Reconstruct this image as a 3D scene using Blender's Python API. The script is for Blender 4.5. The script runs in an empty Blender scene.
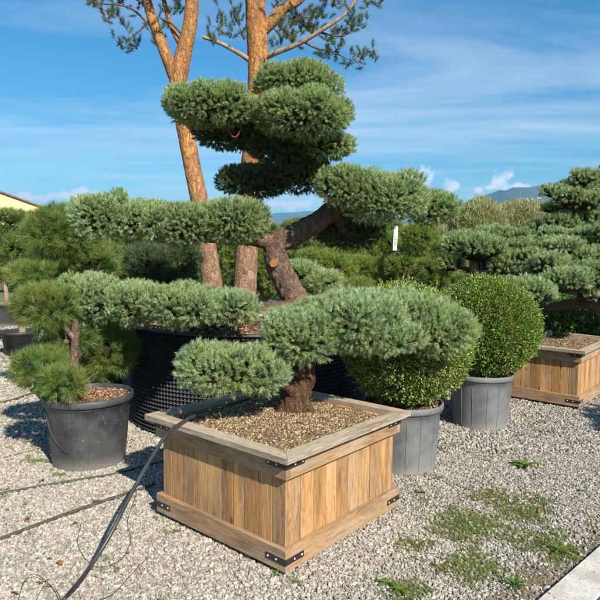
import bpy, math, random
import numpy as np
from mathutils import Vector, noise as mn

random.seed(7)
RNG = np.random.default_rng(11)
scene = bpy.context.scene
COL = scene.collection
R = math.radians

# ------------------------------------------------------------------ camera
FOC, PITCH, ROLL = 584.165, 0.079, 0.008
FW = np.array([0, math.cos(PITCH), -math.sin(PITCH)])
UP0 = np.array([0, math.sin(PITCH), math.cos(PITCH)])
RT0 = np.array([1.0, 0, 0])
RT = math.cos(ROLL) * RT0 + math.sin(ROLL) * UP0
UP = -math.sin(ROLL) * RT0 + math.cos(ROLL) * UP0
CAM = np.array([0, 0, 1.6])


def ray(u, v):
    return FW + RT * (u - 300) / FOC - UP * (v - 300) / FOC


def G(u, v, z=0.0):
    d = ray(u, v)
    return CAM + d * ((z - 1.6) / d[2])


def A(u, v, Y):
    d = ray(u, v)
    return CAM + d * (Y / d[1])


cd = bpy.data.cameras.new('camera')
cam = bpy.data.objects.new('camera', cd)
COL.objects.link(cam)
cd.sensor_width = 36
cd.angle = 2 * math.atan(300 / FOC)
cd.clip_start = 0.05
cd.clip_end = 40000
from mathutils import Matrix
m = Matrix((
    (RT[0], UP[0], -FW[0], CAM[0]),
    (RT[1], UP[1], -FW[1], CAM[1]),
    (RT[2], UP[2], -FW[2], CAM[2]),
    (0, 0, 0, 1)))
cam.matrix_world = m
scene.camera = cam

# ------------------------------------------------------------------ helpers


def tag(o, label=None, cat=None, group=None, kind=None):
    if label: o['label'] = label
    if cat: o['category'] = cat
    if group: o['group'] = group
    if kind: o['kind'] = kind
    return o


def empty(name, loc, label=None, cat=None, group=None, rz=0.0):
    o = bpy.data.objects.new(name, None)
    o.empty_display_size = 0.1
    COL.objects.link(o)
    o.location = [float(c) for c in loc]
    o.rotation_euler = (0, 0, rz)
    return tag(o, label, cat, group)


class MB:
    """numpy mesh collector: polygons of mixed size"""

    def __init__(self):
        self.V = []; self.n = 0
        self.L = []; self.S = []; self.M = []; self.SM = []; self.T = []

    def add(self, V, F, mi=0, smooth=False, t=None):
        V = np.asarray(V, dtype=np.float32).reshape(-1, 3)
        self.T.append(np.full(len(V), .5, dtype=np.float32) if t is None else np.asarray(t, dtype=np.float32))
        F = np.asarray(F, dtype=np.int32)
        self.V.append(V)
        self.L.append((F + self.n).ravel())
        self.S.append(np.full(len(F), F.shape[1], dtype=np.int32))
        self.M.append(np.full(len(F), mi, dtype=np.int32))
        self.SM.append(np.full(len(F), smooth, dtype=bool))
        self.n += len(V)

    def box(self, a, b, mi=0):
        x0, y0, z0 = a; x1, y1, z1 = b
        V = [(x0, y0, z0), (x1, y0, z0), (x1, y1, z0), (x0, y1, z0), (x0, y0, z1), (x1, y0, z1), (x1, y1, z1), (x0, y1, z1)]
        F = [(0, 3, 2, 1), (4, 5, 6, 7), (0, 1, 5, 4), (1, 2, 6, 5), (2, 3, 7, 6), (3, 0, 4, 7)]
        self.add(V, F, mi)

    def prism(self, poly, z0, z1, mi=0):
        n = len(poly)
        V = [(p[0], p[1], z0) for p in poly] + [(p[0], p[1], z1) for p in poly]
        self.add(V, [(i, (i + 1) % n, (i + 1) % n + n, i + n) for i in range(n)], mi)
        self.add([(p[0], p[1], z1) for p in poly], [list(range(n))], mi)
        self.add([(p[0], p[1], z0) for p in poly], [list(range(n))[::-1]], mi)

    def build(self, name, mats, parent=None, bevel=0.0):
        V = np.concatenate(self.V); L = np.concatenate(self.L); S = np.concatenate(self.S)
        me = bpy.data.meshes.new(name)
        me.vertices.add(len(V)); me.vertices.foreach_set('co', V.ravel())
        me.loops.add(len(L)); me.loops.foreach_set('vertex_index', L)
        me.polygons.add(len(S))
        st = np.zeros(len(S), dtype=np.int32); st[1:] = np.cumsum(S)[:-1]
        me.polygons.foreach_set('loop_start', st)
        me.polygons.foreach_set('loop_total', S)
        me.polygons.foreach_set('material_index', np.concatenate(self.M))
        me.polygons.foreach_set('use_smooth', np.concatenate(self.SM))
        if not isinstance(mats, (list, tuple)): mats = [mats]
        for mm in mats: me.materials.append(mm)
        me.update(calc_edges=True)
        T = np.concatenate(self.T)
        if len(T) == len(V) and np.ptp(T) > 0:
            at = me.attributes.new('tuft', 'FLOAT', 'POINT'); at.data.foreach_set('value', T)
        o = bpy.data.objects.new(name, me)
        COL.objects.link(o)
        if parent is not None: o.parent = parent
        if bevel:
            md = o.modifiers.new('bevel', 'BEVEL'); md.width = bevel; md.segments = 2; md.limit_method = 'ANGLE'
        return o


def unit(a):
    return a / np.maximum(np.linalg.norm(a, axis=-1, keepdims=True), 1e-9)


def rnd_dir(n):
    return unit(RNG.normal(size=(n, 3)))


def ico(sub=1):
    import bmesh
    bm = bmesh.new(); bmesh.ops.create_icosphere(bm, subdivisions=sub, radius=1)
    V = np.array([v.co[:] for v in bm.verts]); F = np.array([[v.index for v in f.verts] for f in bm.faces])
    bm.free(); return V, F


ICO1 = ico(1); ICO2 = ico(2); ICO3 = ico(3)


def sn(P, f, ph=0.0):
    """cheap smooth vector noise in about [-1,1], P (n,3)"""
    x, y, z = (P * f).T
    a = np.sin(x * 1.0 + 1.3 * np.sin(y * 0.9 + ph) + ph) * np.cos(y * 1.1 + 1.1 * np.sin(z * 1.2 + 2 * ph))
    b = np.sin(x * 2.3 + y * 1.7 + ph * 3 + 1.5 * np.sin(z * 1.9)) * np.cos(z * 2.1 + 1.3 * np.sin(x * 1.6 + ph))
    return 0.6 * a + 0.4 * b


def needles(mb, P, D, m, L, w, mi=0, shoot=0.03, smin=0.25, smax=1.05, droop=0.0):
    """m needles around each shoot P with direction D; 'tuft' holds one random number per shoot"""
    n = len(P)
    tv = np.repeat(RNG.uniform(0, 1, n), m * 3)
    P = np.repeat(P, m, 0); D = np.repeat(D, m, 0)
    a = rnd_dir(n * m); perp = unit(np.cross(D, a))
    q = RNG.uniform(0, 1, (n * m, 1))
    th = smin + (smax - smin) * (RNG.uniform(0, 1, (n * m, 1)) * .6 + (1 - q) * .4)
    nd = D * np.cos(th) + perp * np.sin(th)
    nd[:, 2] -= droop; nd = unit(nd)
    base = P + D * (q * shoot)
    ll = L * RNG.uniform(0.65, 1.15, (n * m, 1))
    tip = base + nd * ll
    side = unit(np.cross(nd, rnd_dir(n * m))) * (w / 2)
    V = np.stack([base - side, base + side, tip], 1).reshape(-1, 3)
    F = np.arange(n * m * 3).reshape(-1, 3)
    mb.add(V, F, mi, t=tv)


def leaves(mb, P, D, L, w, mi=0):
    """one folded leaf (two triangles) per point growing along D"""
    n = len(P)
    side = unit(np.cross(D, rnd_dir(n)))
    nor = np.cross(D, side)
    l = (L * RNG.uniform(0.7, 1.2, (n, 1)))
    ww = (w * RNG.uniform(0.7, 1.2, (n, 1))) / 2
    b = P; t = P + D * l - nor * l * 0.12
    a = P + D * l * 0.5 + side * ww + nor * l * .08; c = P + D * l * 0.5 - side * ww + nor * l * .08
    V = np.stack([b, a, t, c], 1).reshape(-1, 3)
    k = np.arange(n)[:, None] * 4
    F = np.concatenate([k + [[0, 1, 2]], k + [[0, 2, 3]]], 0)
    mb.add(V, F, mi)


def catmull(pts, n):
    P = np.array(pts, dtype=float)
    P = np.vstack([2 * P[0] - P[1], P, 2 * P[-1] - P[-2]])
    out = []
    k = len(P) - 3
    for t in np.linspace(0, k - 1e-6, n):
        i = int(t); f = t - i
        a, b, c, d = P[i:i + 4]
        out.append(0.5 * ((2 * b) + (-a + c) * f + (2 * a - 5 * b + 4 * c - d) * f * f + (-a + 3 * b - 3 * c + d) * f ** 3))
    return np.array(out)


def tube(mb, pts, rad, rings=24, segs=12, mi=0, rough=0.0, fr=20.0, caps=True, smooth=True):
    """pts with radius per point; rough = bark relief as a share of the radius"""
    pr = np.hstack([np.array(pts, dtype=float), np.array(rad, dtype=float)[:, None]])
    C = catmull(pr, rings); P = C[:, :3]; r = np.maximum(C[:, 3], 0.0008)
    T = unit(np.gradient(P, axis=0))
    up = np.array([0, 0, 1.0]) if abs(T[0][2]) < 0.9 else np.array([0, 1.0, 0])
    N = unit(np.cross(T[0], up)); V = []
    ang = np.linspace(0, 2 * math.pi, segs, endpoint=False)
    for i in range(rings):
        N = unit(N - T[i] * (N @ T[i])); B = np.cross(T[i], N)
        ring = P[i] + r[i] * (np.cos(ang)[:, None] * N + np.sin(ang)[:, None] * B)
        if rough:
            for j in range(segs):
                q = Vector(ring[j]) * fr
                q2 = Vector((q.x, q.y, q.z * 0.45))
                dd = mn.voronoi(q2)[0]
                k = min(1.0, (dd[1] - dd[0]) * 2.2) - 0.5 + 0.5 * mn.noise(q * 0.35)
                ring[j] += (ring[j] - P[i]) * rough * k
        V.append(ring)
    V = np.concatenate(V)
    i, j = np.meshgrid(np.arange(rings - 1), np.arange(segs), indexing='ij')
    i = i.ravel(); j = j.ravel(); jn = (j + 1) % segs
    F = np.stack([i * segs + j, i * segs + jn, (i + 1) * segs + jn, (i + 1) * segs + j], 1)
    mb.add(V, F, mi, smooth)
    if caps:
        mb.add(V[:segs], [list(range(segs))], mi); mb.add(V[-segs:], [list(range(segs))[::-1]], mi)


def lathe(mb, prof, segs=64, mi=0, c=(0, 0, 0), smooth=True, jit=None):
    ang = np.linspace(0, 2 * math.pi, segs, endpoint=False); V = []
    for r, z in prof:
        V.append(np.stack([c[0] + r * np.cos(ang), c[1] + r * np.sin(ang), np.full(segs, c[2] + z)], 1))
    n = len(prof); V = np.concatenate(V)
    i, j = np.meshgrid(np.arange(n - 1), np.arange(segs), indexing='ij'); i = i.ravel(); j = j.ravel(); jn = (j + 1) % segs
    mb.add(V, np.stack([i * segs + j, i * segs + jn, (i + 1) * segs + jn, (i + 1) * segs + j], 1), mi, smooth)


# ------------------------------------------------------------------ materials
def newmat(name):
    mt = bpy.data.materials.new(name); mt.use_nodes = True
    nt = mt.node_tree; nt.nodes.clear()
    return mt, nt


class NT:
    def __init__(self, nt): self.nt = nt

    def n(self, t, **kw):
        nd = self.nt.nodes.new(t)
        for k, v in kw.items():
            if k in nd.inputs.keys() if isinstance(k, str) else False: nd.inputs[k].default_value = v
            else: setattr(nd, k, v)
        return nd

    def l(self, a, b): self.nt.links.new(a, b)

    def coord(self, kind='Object', scale=(1, 1, 1), off=None):
        tc = self.n('ShaderNodeTexCoord'); mp = self.n('ShaderNodeMapping')
        mp.inputs['Scale'].default_value = scale
        self.l(tc.outputs[kind], mp.inputs['Vector'])
        if off is not None: self.l(off, mp.inputs['Location'])
        return mp.outputs[0]

    def noise(self, vec, scale, detail=3, rough=.55, dist=0.0):
        t = self.n('ShaderNodeTexNoise'); t.inputs['Scale'].default_value = scale; t.inputs['Detail'].default_value = detail
        t.inputs['Roughness'].default_value = rough; t.inputs['Distortion'].default_value = dist
        if vec is not None: self.l(vec, t.inputs['Vector'])
        return t.outputs['Fac']

    def voro(self, vec, scale, feature='F1', out='Distance', rnd=1.0):
        t = self.n('ShaderNodeTexVoronoi'); t.feature = feature; t.inputs['Scale'].default_value = scale
        t.inputs['Randomness'].default_value = rnd
        if vec is not None: self.l(vec, t.inputs['Vector'])
        return t.outputs[out]

    def ramp(self, fac, stops, interp='LINEAR'):
        t = self.n('ShaderNodeValToRGB'); cr = t.color_ramp; cr.interpolation = interp
        while len(cr.elements) < len(stops): cr.elements.new(0.5)
        for e, (p, c) in zip(cr.elements, stops):
            e.position = p; e.color = (c, c, c, 1) if isinstance(c, (int, float)) else (*c, 1)
        self.l(fac, t.inputs[0]); return t.outputs[0]

    def mix(self, fac, a, b, mode='MIX'):
        t = self.n('ShaderNodeMix'); t.data_type = 'RGBA'; t.blend_type = mode
        for sock, val in ((t.inputs[0], fac), (t.inputs[6], a), (t.inputs[7], b)):
            if isinstance(val, (int, float)): sock.default_value = val
            elif isinstance(val, tuple): sock.default_value = (*val, 1)
            else: self.l(val, sock)
        return t.outputs[2]

    def math(self, op, a, b=0.0, c=None):
        t = self.n('ShaderNodeMath'); t.operation = op
        for i, val in enumerate((a, b) if c is None else (a, b, c)):
            if isinstance(val, (int, float)): t.inputs[i].default_value = val
            else: self.l(val, t.inputs[i])
        return t.outputs[0]

    def island(self):
        return self.n('ShaderNodeNewGeometry').outputs['Random Per Island']

    def principled(self, color, rough=.7, spec=.3, bump=None, bstr=.3, bdist=.01, metal=0.0, trans=None):
        p = self.n('ShaderNodeBsdfPrincipled')
        if isinstance(color, tuple): p.inputs['Base Color'].default_value = (*color, 1)
        else: self.l(color, p.inputs['Base Color'])
        if isinstance(rough, (int, float)): p.inputs['Roughness'].default_value = rough
        else: self.l(rough, p.inputs['Roughness'])
        p.inputs['Specular IOR Level'].default_value = spec; p.inputs['Metallic'].default_value = metal
        if bump is not None:
            b = self.n('ShaderNodeBump'); b.inputs['Strength'].default_value = bstr; b.inputs['Distance'].default_value = bdist
            self.l(bump, b.inputs['Height']); self.l(b.outputs[0], p.inputs['Normal'])
        out = self.n('ShaderNodeOutputMaterial')
        if trans is not None:
            t = self.n('ShaderNodeBsdfTranslucent')
            if isinstance(color, tuple): t.inputs[0].default_value = (*color, 1)
            else: self.l(self.mix(1.0, color, (1.15, 1.2, .6), 'MULTIPLY'), t.inputs[0])
            mx = self.n('ShaderNodeMixShader'); mx.inputs[0].default_value = trans
            self.l(p.outputs[0], mx.inputs[1]); self.l(t.outputs[0], mx.inputs[2]); self.l(mx.outputs[0], out.inputs[0])
        else: self.l(p.outputs[0], out.inputs[0])
        return p


def needle_mat(name, dark, mid, light, brown=(.26, .15, .055), bamt=.08, yellow=None, rough=.45, trans=.42):
    mt, nt = newmat(name); N = NT(nt)
    isl = N.island()
    at = N.n('ShaderNodeAttribute'); at.attribute_name = 'tuft'; tf = at.outputs['Fac']
    base = N.ramp(N.math('ADD', N.math('MULTIPLY', isl, .5), N.math('MULTIPLY', tf, .5)), [(.1, dark), (.5, mid), (.9, light)])
    co = N.coord('Object')
    if yellow:
        nz = N.noise(co, 4.0, 3)
        base = N.mix(N.math('MULTIPLY', N.ramp(nz, [(.42, 0.0), (.66, .8)]), N.ramp(tf, [(.2, .3), (.7, 1.0)])), base, yellow)
    n2 = N.noise(co, 7.0, 2)
    k = N.math('MULTIPLY', N.ramp(n2, [(.58, 0.0), (.7, .8)]), N.ramp(isl, [(.5, 0.0), (.6, 1.0)]))
    base = N.mix(k, base, brown)
    k2 = N.math('GREATER_THAN', N.math('FRACT', N.math('MULTIPLY', isl, 17.31)), 1 - bamt * .5)
    base = N.mix(k2, base, brown)
    N.principled(base, rough, .55, trans=trans)
    return mt


def simple_mat(name, c1, c2, scale=10, rough=.8, bstr=.4, bdist=.01, detail=5, spec=.25):
    mt, nt = newmat(name); N = NT(nt)
    nz = N.noise(N.coord(), scale, detail, .65)
    N.principled(N.ramp(nz, [(.3, c1), (.7, c2)]), rough, spec, nz, bstr, bdist)
    return mt


M = {}
M['blue_needle'] = needle_mat('blue_green_needles', (.13, .20, .10), (.38, .51, .29), (.70, .80, .57), bamt=.05, yellow=(.46, .54, .21))
M['crown_needle'] = needle_mat('grey_green_needles', (.11, .18, .075), (.33, .46, .225), (.63, .74, .45), bamt=.07, yellow=(.42, .48, .2))
M['green_needle'] = needle_mat('fresh_green_needles', (.06, .13, .03), (.15, .27, .06), (.30, .44, .12), bamt=.1, yellow=(.35, .37, .1))
M['lime_needle'] = needle_mat('yellow_green_needles', (.07, .13, .025), (.18, .30, .055), (.32, .44, .11), bamt=.05, yellow=(.40, .43, .1))
M['shaded_needle'] = needle_mat('shade_dark_needles', (.045, .08, .035), (.10, .16, .07), (.19, .26, .12), bamt=.03)  # darker needle copy: shade put into the colour of pads under the crown
M['tall_needle'] = needle_mat('tall_pine_needles', (.05, .09, .045), (.10, .17, .08), (.20, .28, .13), bamt=.03, yellow=(.23, .27, .11))
M['olive_leaf'] = needle_mat('olive_leaves', (.34, .35, .18), (.52, .52, .30), (.7, .68, .45), bamt=.04, yellow=(.60, .56, .33), brown=(.6, .5, .3))
M['far_leaf'] = needle_mat('far_leaves', (.06, .11, .035), (.12, .2, .06), (.2, .29, .09), bamt=.03, yellow=(.2, .22, .1))
M['core'] = simple_mat('foliage_inner_shade', (.008, .014, .006), (.03, .045, .018), 45, .95)  # near-black solid cores that block light and stand for shade inside foliage


def box_leaf_mat(name, dark, mid, light, tan):
    mt, nt = newmat(name); N = NT(nt); isl = N.island()
    base = N.ramp(isl, [(0, dark), (.4, mid), (.8, light), (1, (light[0] * 1.3, light[1] * 1.2, light[2]))])
    co = N.coord()
    sx = N.n('ShaderNodeSeparateXYZ'); N.l(co, sx.inputs[0])
    n2 = N.noise(co, 6, 3)
    k = N.math('MULTIPLY', N.ramp(n2, [(.52, 0.0), (.68, 1.0)]), N.ramp(isl, [(.4, 0.0), (.5, .9)]))
    N.principled(N.mix(k, base, tan), .38, .45, trans=.25)
    return mt


M['box_leaf'] = box_leaf_mat('boxwood_leaves', (.05, .105, .015), (.14, .245, .04), (.30, .41, .085), (.38, .34, .13))
M['box_leaf2'] = box_leaf_mat('boxwood_leaves_faded', (.055, .11, .02), (.16, .25, .045), (.32, .41, .11), (.52, .42, .19))
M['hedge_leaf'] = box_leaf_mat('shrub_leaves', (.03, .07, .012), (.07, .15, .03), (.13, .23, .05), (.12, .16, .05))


def bark_mat(name, plate, gap, hi, sc=1.0, bs=.9, zmix=None, edge=.5, stretch=.35):
    mt, nt = newmat(name); N = NT(nt)
    tc = N.n('ShaderNodeTexCoord')
    nz0 = N.n('ShaderNodeTexNoise'); nz0.inputs['Scale'].default_value = 14 * sc; nz0.inputs['Detail'].default_value = 4; N.l(tc.outputs['Object'], nz0.inputs['Vector'])
    warp = N.n('ShaderNodeVectorMath'); warp.operation = 'MULTIPLY_ADD'
    N.l(nz0.outputs['Color'], warp.inputs[0]); warp.inputs[1].default_value = (.11 / sc,) * 3; N.l(tc.outputs['Object'], warp.inputs[2])
    mp = N.n('ShaderNodeMapping'); mp.inputs['Scale'].default_value = (1, 1, stretch); N.l(warp.outputs[0], mp.inputs[0])
    v = N.voro(mp.outputs[0], 22 * sc, 'DISTANCE_TO_EDGE')
    vc = N.voro(mp.outputs[0], 22 * sc, 'F1', 'Color')
    sp = N.n('ShaderNodeSeparateColor'); N.l(vc, sp.inputs[0])
    fine = N.noise(mp.outputs[0], 70 * sc, 6, .75)
    nz = N.noise(mp.outputs[0], 16 * sc, 5, .7)
    big = N.noise(mp.outputs[0], 4 * sc, 4, .65)
    col = N.mix(N.ramp(big, [(.38, 0.0), (.6, 1.0)]), plate, hi)
    val = N.ramp(sp.outputs[0], [(0, .68), (1, 1.18)])
    col = N.mix(1.0, col, val, 'MULTIPLY')
    if zmix:
        z0, z1, c2 = zmix
        sx = N.n('ShaderNodeSeparateXYZ'); N.l(tc.outputs['Object'], sx.inputs[0])
        zz = N.math('ADD', sx.outputs[2], N.math('MULTIPLY', nz, 1.6))
        mr = N.n('ShaderNodeMapRange'); mr.inputs[1].default_value = z0; mr.inputs[2].default_value = z1
        mr.inputs[3].default_value = 1; mr.inputs[4].default_value = 0; N.l(zz, mr.inputs[0])
        low = N.mix(1.0, c2, val, 'MULTIPLY')
        col = N.mix(mr.outputs[0], col, low)
        # grey scabs of old bark
        col = N.mix(N.ramp(nz, [(.5, 0.0), (.58, .8)]), col, (c2[0] * .62, c2[1] * .6, c2[2] * .6))
    col = N.mix(N.ramp(fine, [(.34, .6), (.56, 0.0)]), col, gap)
    e = N.math('MULTIPLY', N.ramp(v, [(0.0, 1.0), (.13, 0.0)]), N.ramp(nz, [(.35, .2), (.6, 1.0)]))
    col = N.mix(N.math('MULTIPLY', e, edge), col, gap)
    h = N.math('ADD', N.math('MULTIPLY', N.ramp(v, [(0, 0.0), (.2, 1.0)]), .6), N.math('MULTIPLY', fine, .7))
    N.principled(col, .88, .15, h, bs, .012 / sc)
    return mt


M['bark_tall'] = bark_mat('orange_pine_bark', (.46, .205, .075), (.10, .055, .035), (.64, .30, .085), 1.0, 1.0, (1.7, 4.0, (.40, .26, .185)), .85, .3)
M['bark_bonsai'] = bark_mat('grey_brown_pine_bark', (.16, .105, .075), (.028, .018, .013), (.27, .18, .13), 1.5, 1, None, .8, .5)
M['bark_red'] = bark_mat('red_brown_pine_bark', (.095, .052, .034), (.016, .01, .008), (.16, .085, .05), 2.0, 1, None, .85, .4)
M['bark_pale'] = bark_mat('pale_brown_bark', (.36, .25, .16), (.1, .06, .04), (.48, .34, .22), 2.2, .7, None, .5, .4)
M['cut_wood'] = simple_mat('fresh_cut_wood', (.26, .10, .045), (.38, .16, .07), 30, .7)
M['dead_wood'] = simple_mat('bleached_dead_wood', (.4, .34, .27), (.6, .53, .42), 25, .8)


def wood_mat(name, axis, fresh, grey, famt):
    """weathered larch boards; grain runs along axis; every board (mesh island) differs"""
    mt, nt = newmat(name); N = NT(nt); isl = N.island()
    tc = N.n('ShaderNodeTexCoord')
    off = N.n('ShaderNodeVectorMath'); off.operation = 'MULTIPLY_ADD'
    cmb = N.n('ShaderNodeCombineXYZ')
    for i, k in enumerate((37.0, 53.0, 71.0)): N.l(N.math('MULTIPLY', isl, k), cmb.inputs[i])
    N.l(tc.outputs['Object'], off.inputs[0]); off.inputs[1].default_value = (1, 1, 1); N.l(cmb.outputs[0], off.inputs[2])
    s = [1.0, 1.0, 1.0]; s[axis] = 0.07
    mp = N.n('ShaderNodeMapping'); mp.inputs['Scale'].default_value = s; N.l(off.outputs[0], mp.inputs[0])
    fine = N.noise(mp.outputs[0], 260, 4, .7)
    band = N.n('ShaderNodeTexNoise'); band.inputs['Scale'].default_value = 22; band.inputs['Detail'].default_value = 2
    band.inputs['Distortion'].default_value = .6; N.l(mp.outputs[0], band.inputs['Vector'])
    rings = N.math('SINE', N.math('MULTIPLY', band.outputs[0], 75.0))
    ring01 = N.math('MULTIPLY_ADD', rings, .5, .5)
    s2 = [1.0, 1.0, 1.0]; s2[axis] = .35
    mp2 = N.n('ShaderNodeMapping'); mp2.inputs['Scale'].default_value = s2; N.l(off.outputs[0], mp2.inputs[0])
    big = N.noise(mp2.outputs[0], 7, 4, .6)
    tone = N.math('ADD', N.math('MULTIPLY', isl, .5), N.math('MULTIPLY', big, .75))
    col = N.mix(N.ramp(tone, [(.35 + .2 * (1 - famt), 0.0), (.95, 1.0)]), grey, fresh)
    col = N.mix(N.math('MULTIPLY', N.ramp(ring01, [(.45, 0.0), (.95, 1.0)]), .42), col, (fresh[0] * .42, fresh[1] * .33, fresh[2] * .25))
    col = N.mix(N.ramp(fine, [(.32, .5), (.52, 0.0)]), col, (.12, .085, .055))
    s4 = [1.0, 1.0, 1.0]; s4[axis] = .02
    mp4 = N.n('ShaderNodeMapping'); mp4.inputs['Scale'].default_value = s4; N.l(off.outputs[0], mp4.inputs[0])
    col = N.mix(N.ramp(N.noise(mp4.outputs[0], 330, 3, .6), [(.52, 0.0), (.66, .5)]), col, (.17, .105, .055))
    kn = N.voro(mp2.outputs[0], 5.5, 'F1')
    col = N.mix(N.ramp(kn, [(.035, .85), (.075, 0.0)]), col, (.13, .06, .025))
    s3 = [1.0, 1.0, 1.0]; s3[axis] = .16
    mp3 = N.n('ShaderNodeMapping'); mp3.inputs['Scale'].default_value = s3; N.l(off.outputs[0], mp3.inputs[0])
    st1 = N.noise(mp3.outputs[0], 16, 5, .65)
    col = N.mix(N.ramp(st1, [(.5, 0.0), (.68, .68)]), col, (.15, .095, .05))
    st2 = N.noise(mp3.outputs[0], 9, 4, .6, .8)
    col = N.mix(N.ramp(st2, [(.5, 0.0), (.68, .5)]), col, (.66, .36, .10) if axis == 2 else (.52, .43, .32))
    jit = N.ramp(N.math('FRACT', N.math('MULTIPLY', isl, 91.7)), [(0, .7), (1, 1.2)])
    col = N.mix(1.0, col, jit, 'MULTIPLY')
    h = N.math('ADD', N.math('MULTIPLY', fine, .6), N.math('MULTIPLY', ring01, .35))
    N.principled(col, .72, .25, h, .35, .003)
    return mt


FR = (.56, .27, .09); GY = (.44, .30, .18)
for a, k in ((0, 'x'), (1, 'y'), (2, 'z')):
    M['wood_' + k] = wood_mat('larch_boards_' + k, a, FR, GY, 1.0 if a == 2 else .5)
    M['rim_' + k] = wood_mat('weathered_rim_boards_' + k, a, (.54, .43, .29), (.56, .49, .39), .2)
M['metal_black'] = simple_mat('black_painted_steel', (.012, .012, .013), (.03, .03, .032), 60, .45, .1, .001, spec=.5)
M['screw'] = simple_mat('zinc_screw', (.5, .5, .5), (.65, .65, .63), 100, .35, .05, .001, spec=.6)


def plastic_mat(name, c, dust, rough, spots=.5):
    mt, nt = newmat(name); N = NT(nt); co = N.coord()
    big = N.noise(co, 4, 5, .65)
    col = N.mix(N.ramp(big, [(.38, 0.0), (.62, .9)]), c, dust)
    sp = N.voro(co, 42, 'F1')
    big2 = N.noise(co, 11, 2)
    k = N.math('MULTIPLY', N.ramp(sp, [(.10, 1.0), (.2, 0.0)]), N.ramp(big2, [(.45, 0.0), (.62, spots)]))
    col = N.mix(k, col, (.34, .33, .31))
    sx = N.n('ShaderNodeSeparateXYZ'); N.l(co, sx.inputs[0])
    low = N.ramp(N.math('ADD', sx.outputs[2], N.math('MULTIPLY', big, .12)), [(.05, .75), (.17, 0.0)])
    col = N.mix(low, col, (.24, .22, .19))
    mp = N.coord('Object', (1, 1, .05)); st = N.noise(mp, 60, 3)
    col = N.mix(N.ramp(st, [(.5, 0.0), (.75, .3)]), col, dust)
    N.principled(col, rough, .4, N.noise(co, 90, 4), .15, .002)
    return mt


M['pot_black'] = plastic_mat('dusty_black_plastic', (.028, .03, .032), (.075, .077, .078), .5, .7)
M['pot_grey'] = plastic_mat('faded_grey_plastic', (.10, .105, .11), (.19, .195, .2), .6, .25)
M['pot_dark'] = plastic_mat('plain_black_plastic', (.02, .02, .022), (.05, .05, .05), .5, .1)
M['airpot'] = simple_mat('black_perforated_plastic', (.007, .007, .008), (.02, .02, .02), 8, .5, .05, .001, spec=.4)
M['hose'] = simple_mat('black_rubber_hose', (.022, .022, .024), (.05, .05, .05), 14, .42, .05, .001, spec=.5)
M['dusty_pipe'] = simple_mat('dusty_drip_line', (.035, .032, .03), (.10, .09, .078), 25, .6, .2, .001)


def chip_mat(name, stops, rough=.85):
    mt, nt = newmat(name); N = NT(nt); isl = N.island()
    nz = N.noise(N.coord(), 120, 3)
    col = N.ramp(isl, stops)
    col = N.mix(N.ramp(nz, [(.3, .3), (.6, 0.0)]), col, (.12, .1, .08))
    N.principled(col, rough, .25, nz, .4, .002)
    return mt


M['gravel'] = chip_mat('crushed_limestone', [(0, (.20, .185, .165)), (.18, (.25, .225, .185)), (.5, (.36, .33, .28)), (.8, (.46, .425, .365)), (.93, (.56, .53, .47)), (1, (.40, .29, .18))])
M['gravel_dirty'] = chip_mat('dirty_gravel', [(0, (.13, .115, .095)), (.3, (.25, .23, .20)), (.65, (.36, .34, .305)), (.92, (.49, .465, .42)), (1, (.3, .2, .12))])
M['chips'] = chip_mat('soil_chips', [(0, (.06, .038, .024)), (.35, (.17, .11, .06)), (.7, (.32, .22, .12)), (.9, (.48, .36, .2)), (1, (.62, .52, .34))])
M['chips_brown'] = chip_mat('brown_soil_chips', [(0, (.06, .035, .022)), (.4, (.2, .11, .06)), (.8, (.34, .2, .11)), (1, (.5, .36, .22))])
M['soil'] = simple_mat('soil', (.05, .035, .022), (.22, .16, .1), 40, .95, .8, .02)


e0 = G(543, 600); e1 = G(600, 549.5)
dv = unit((e1 - e0)[:2]); nv = np.array([dv[1], -dv[0]])   # nv points to the road side
moss = [(G(470, 525), .34, .3), (G(500, 500), .35, .25), (G(540, 540), .3, .3), (G(410, 590), .2, .14), (G(475, 565), .25, .22), (G(415, 545), .18, .1), (G(520, 515), .3, .25), (G(40, 462), .22, .06)]


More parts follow.
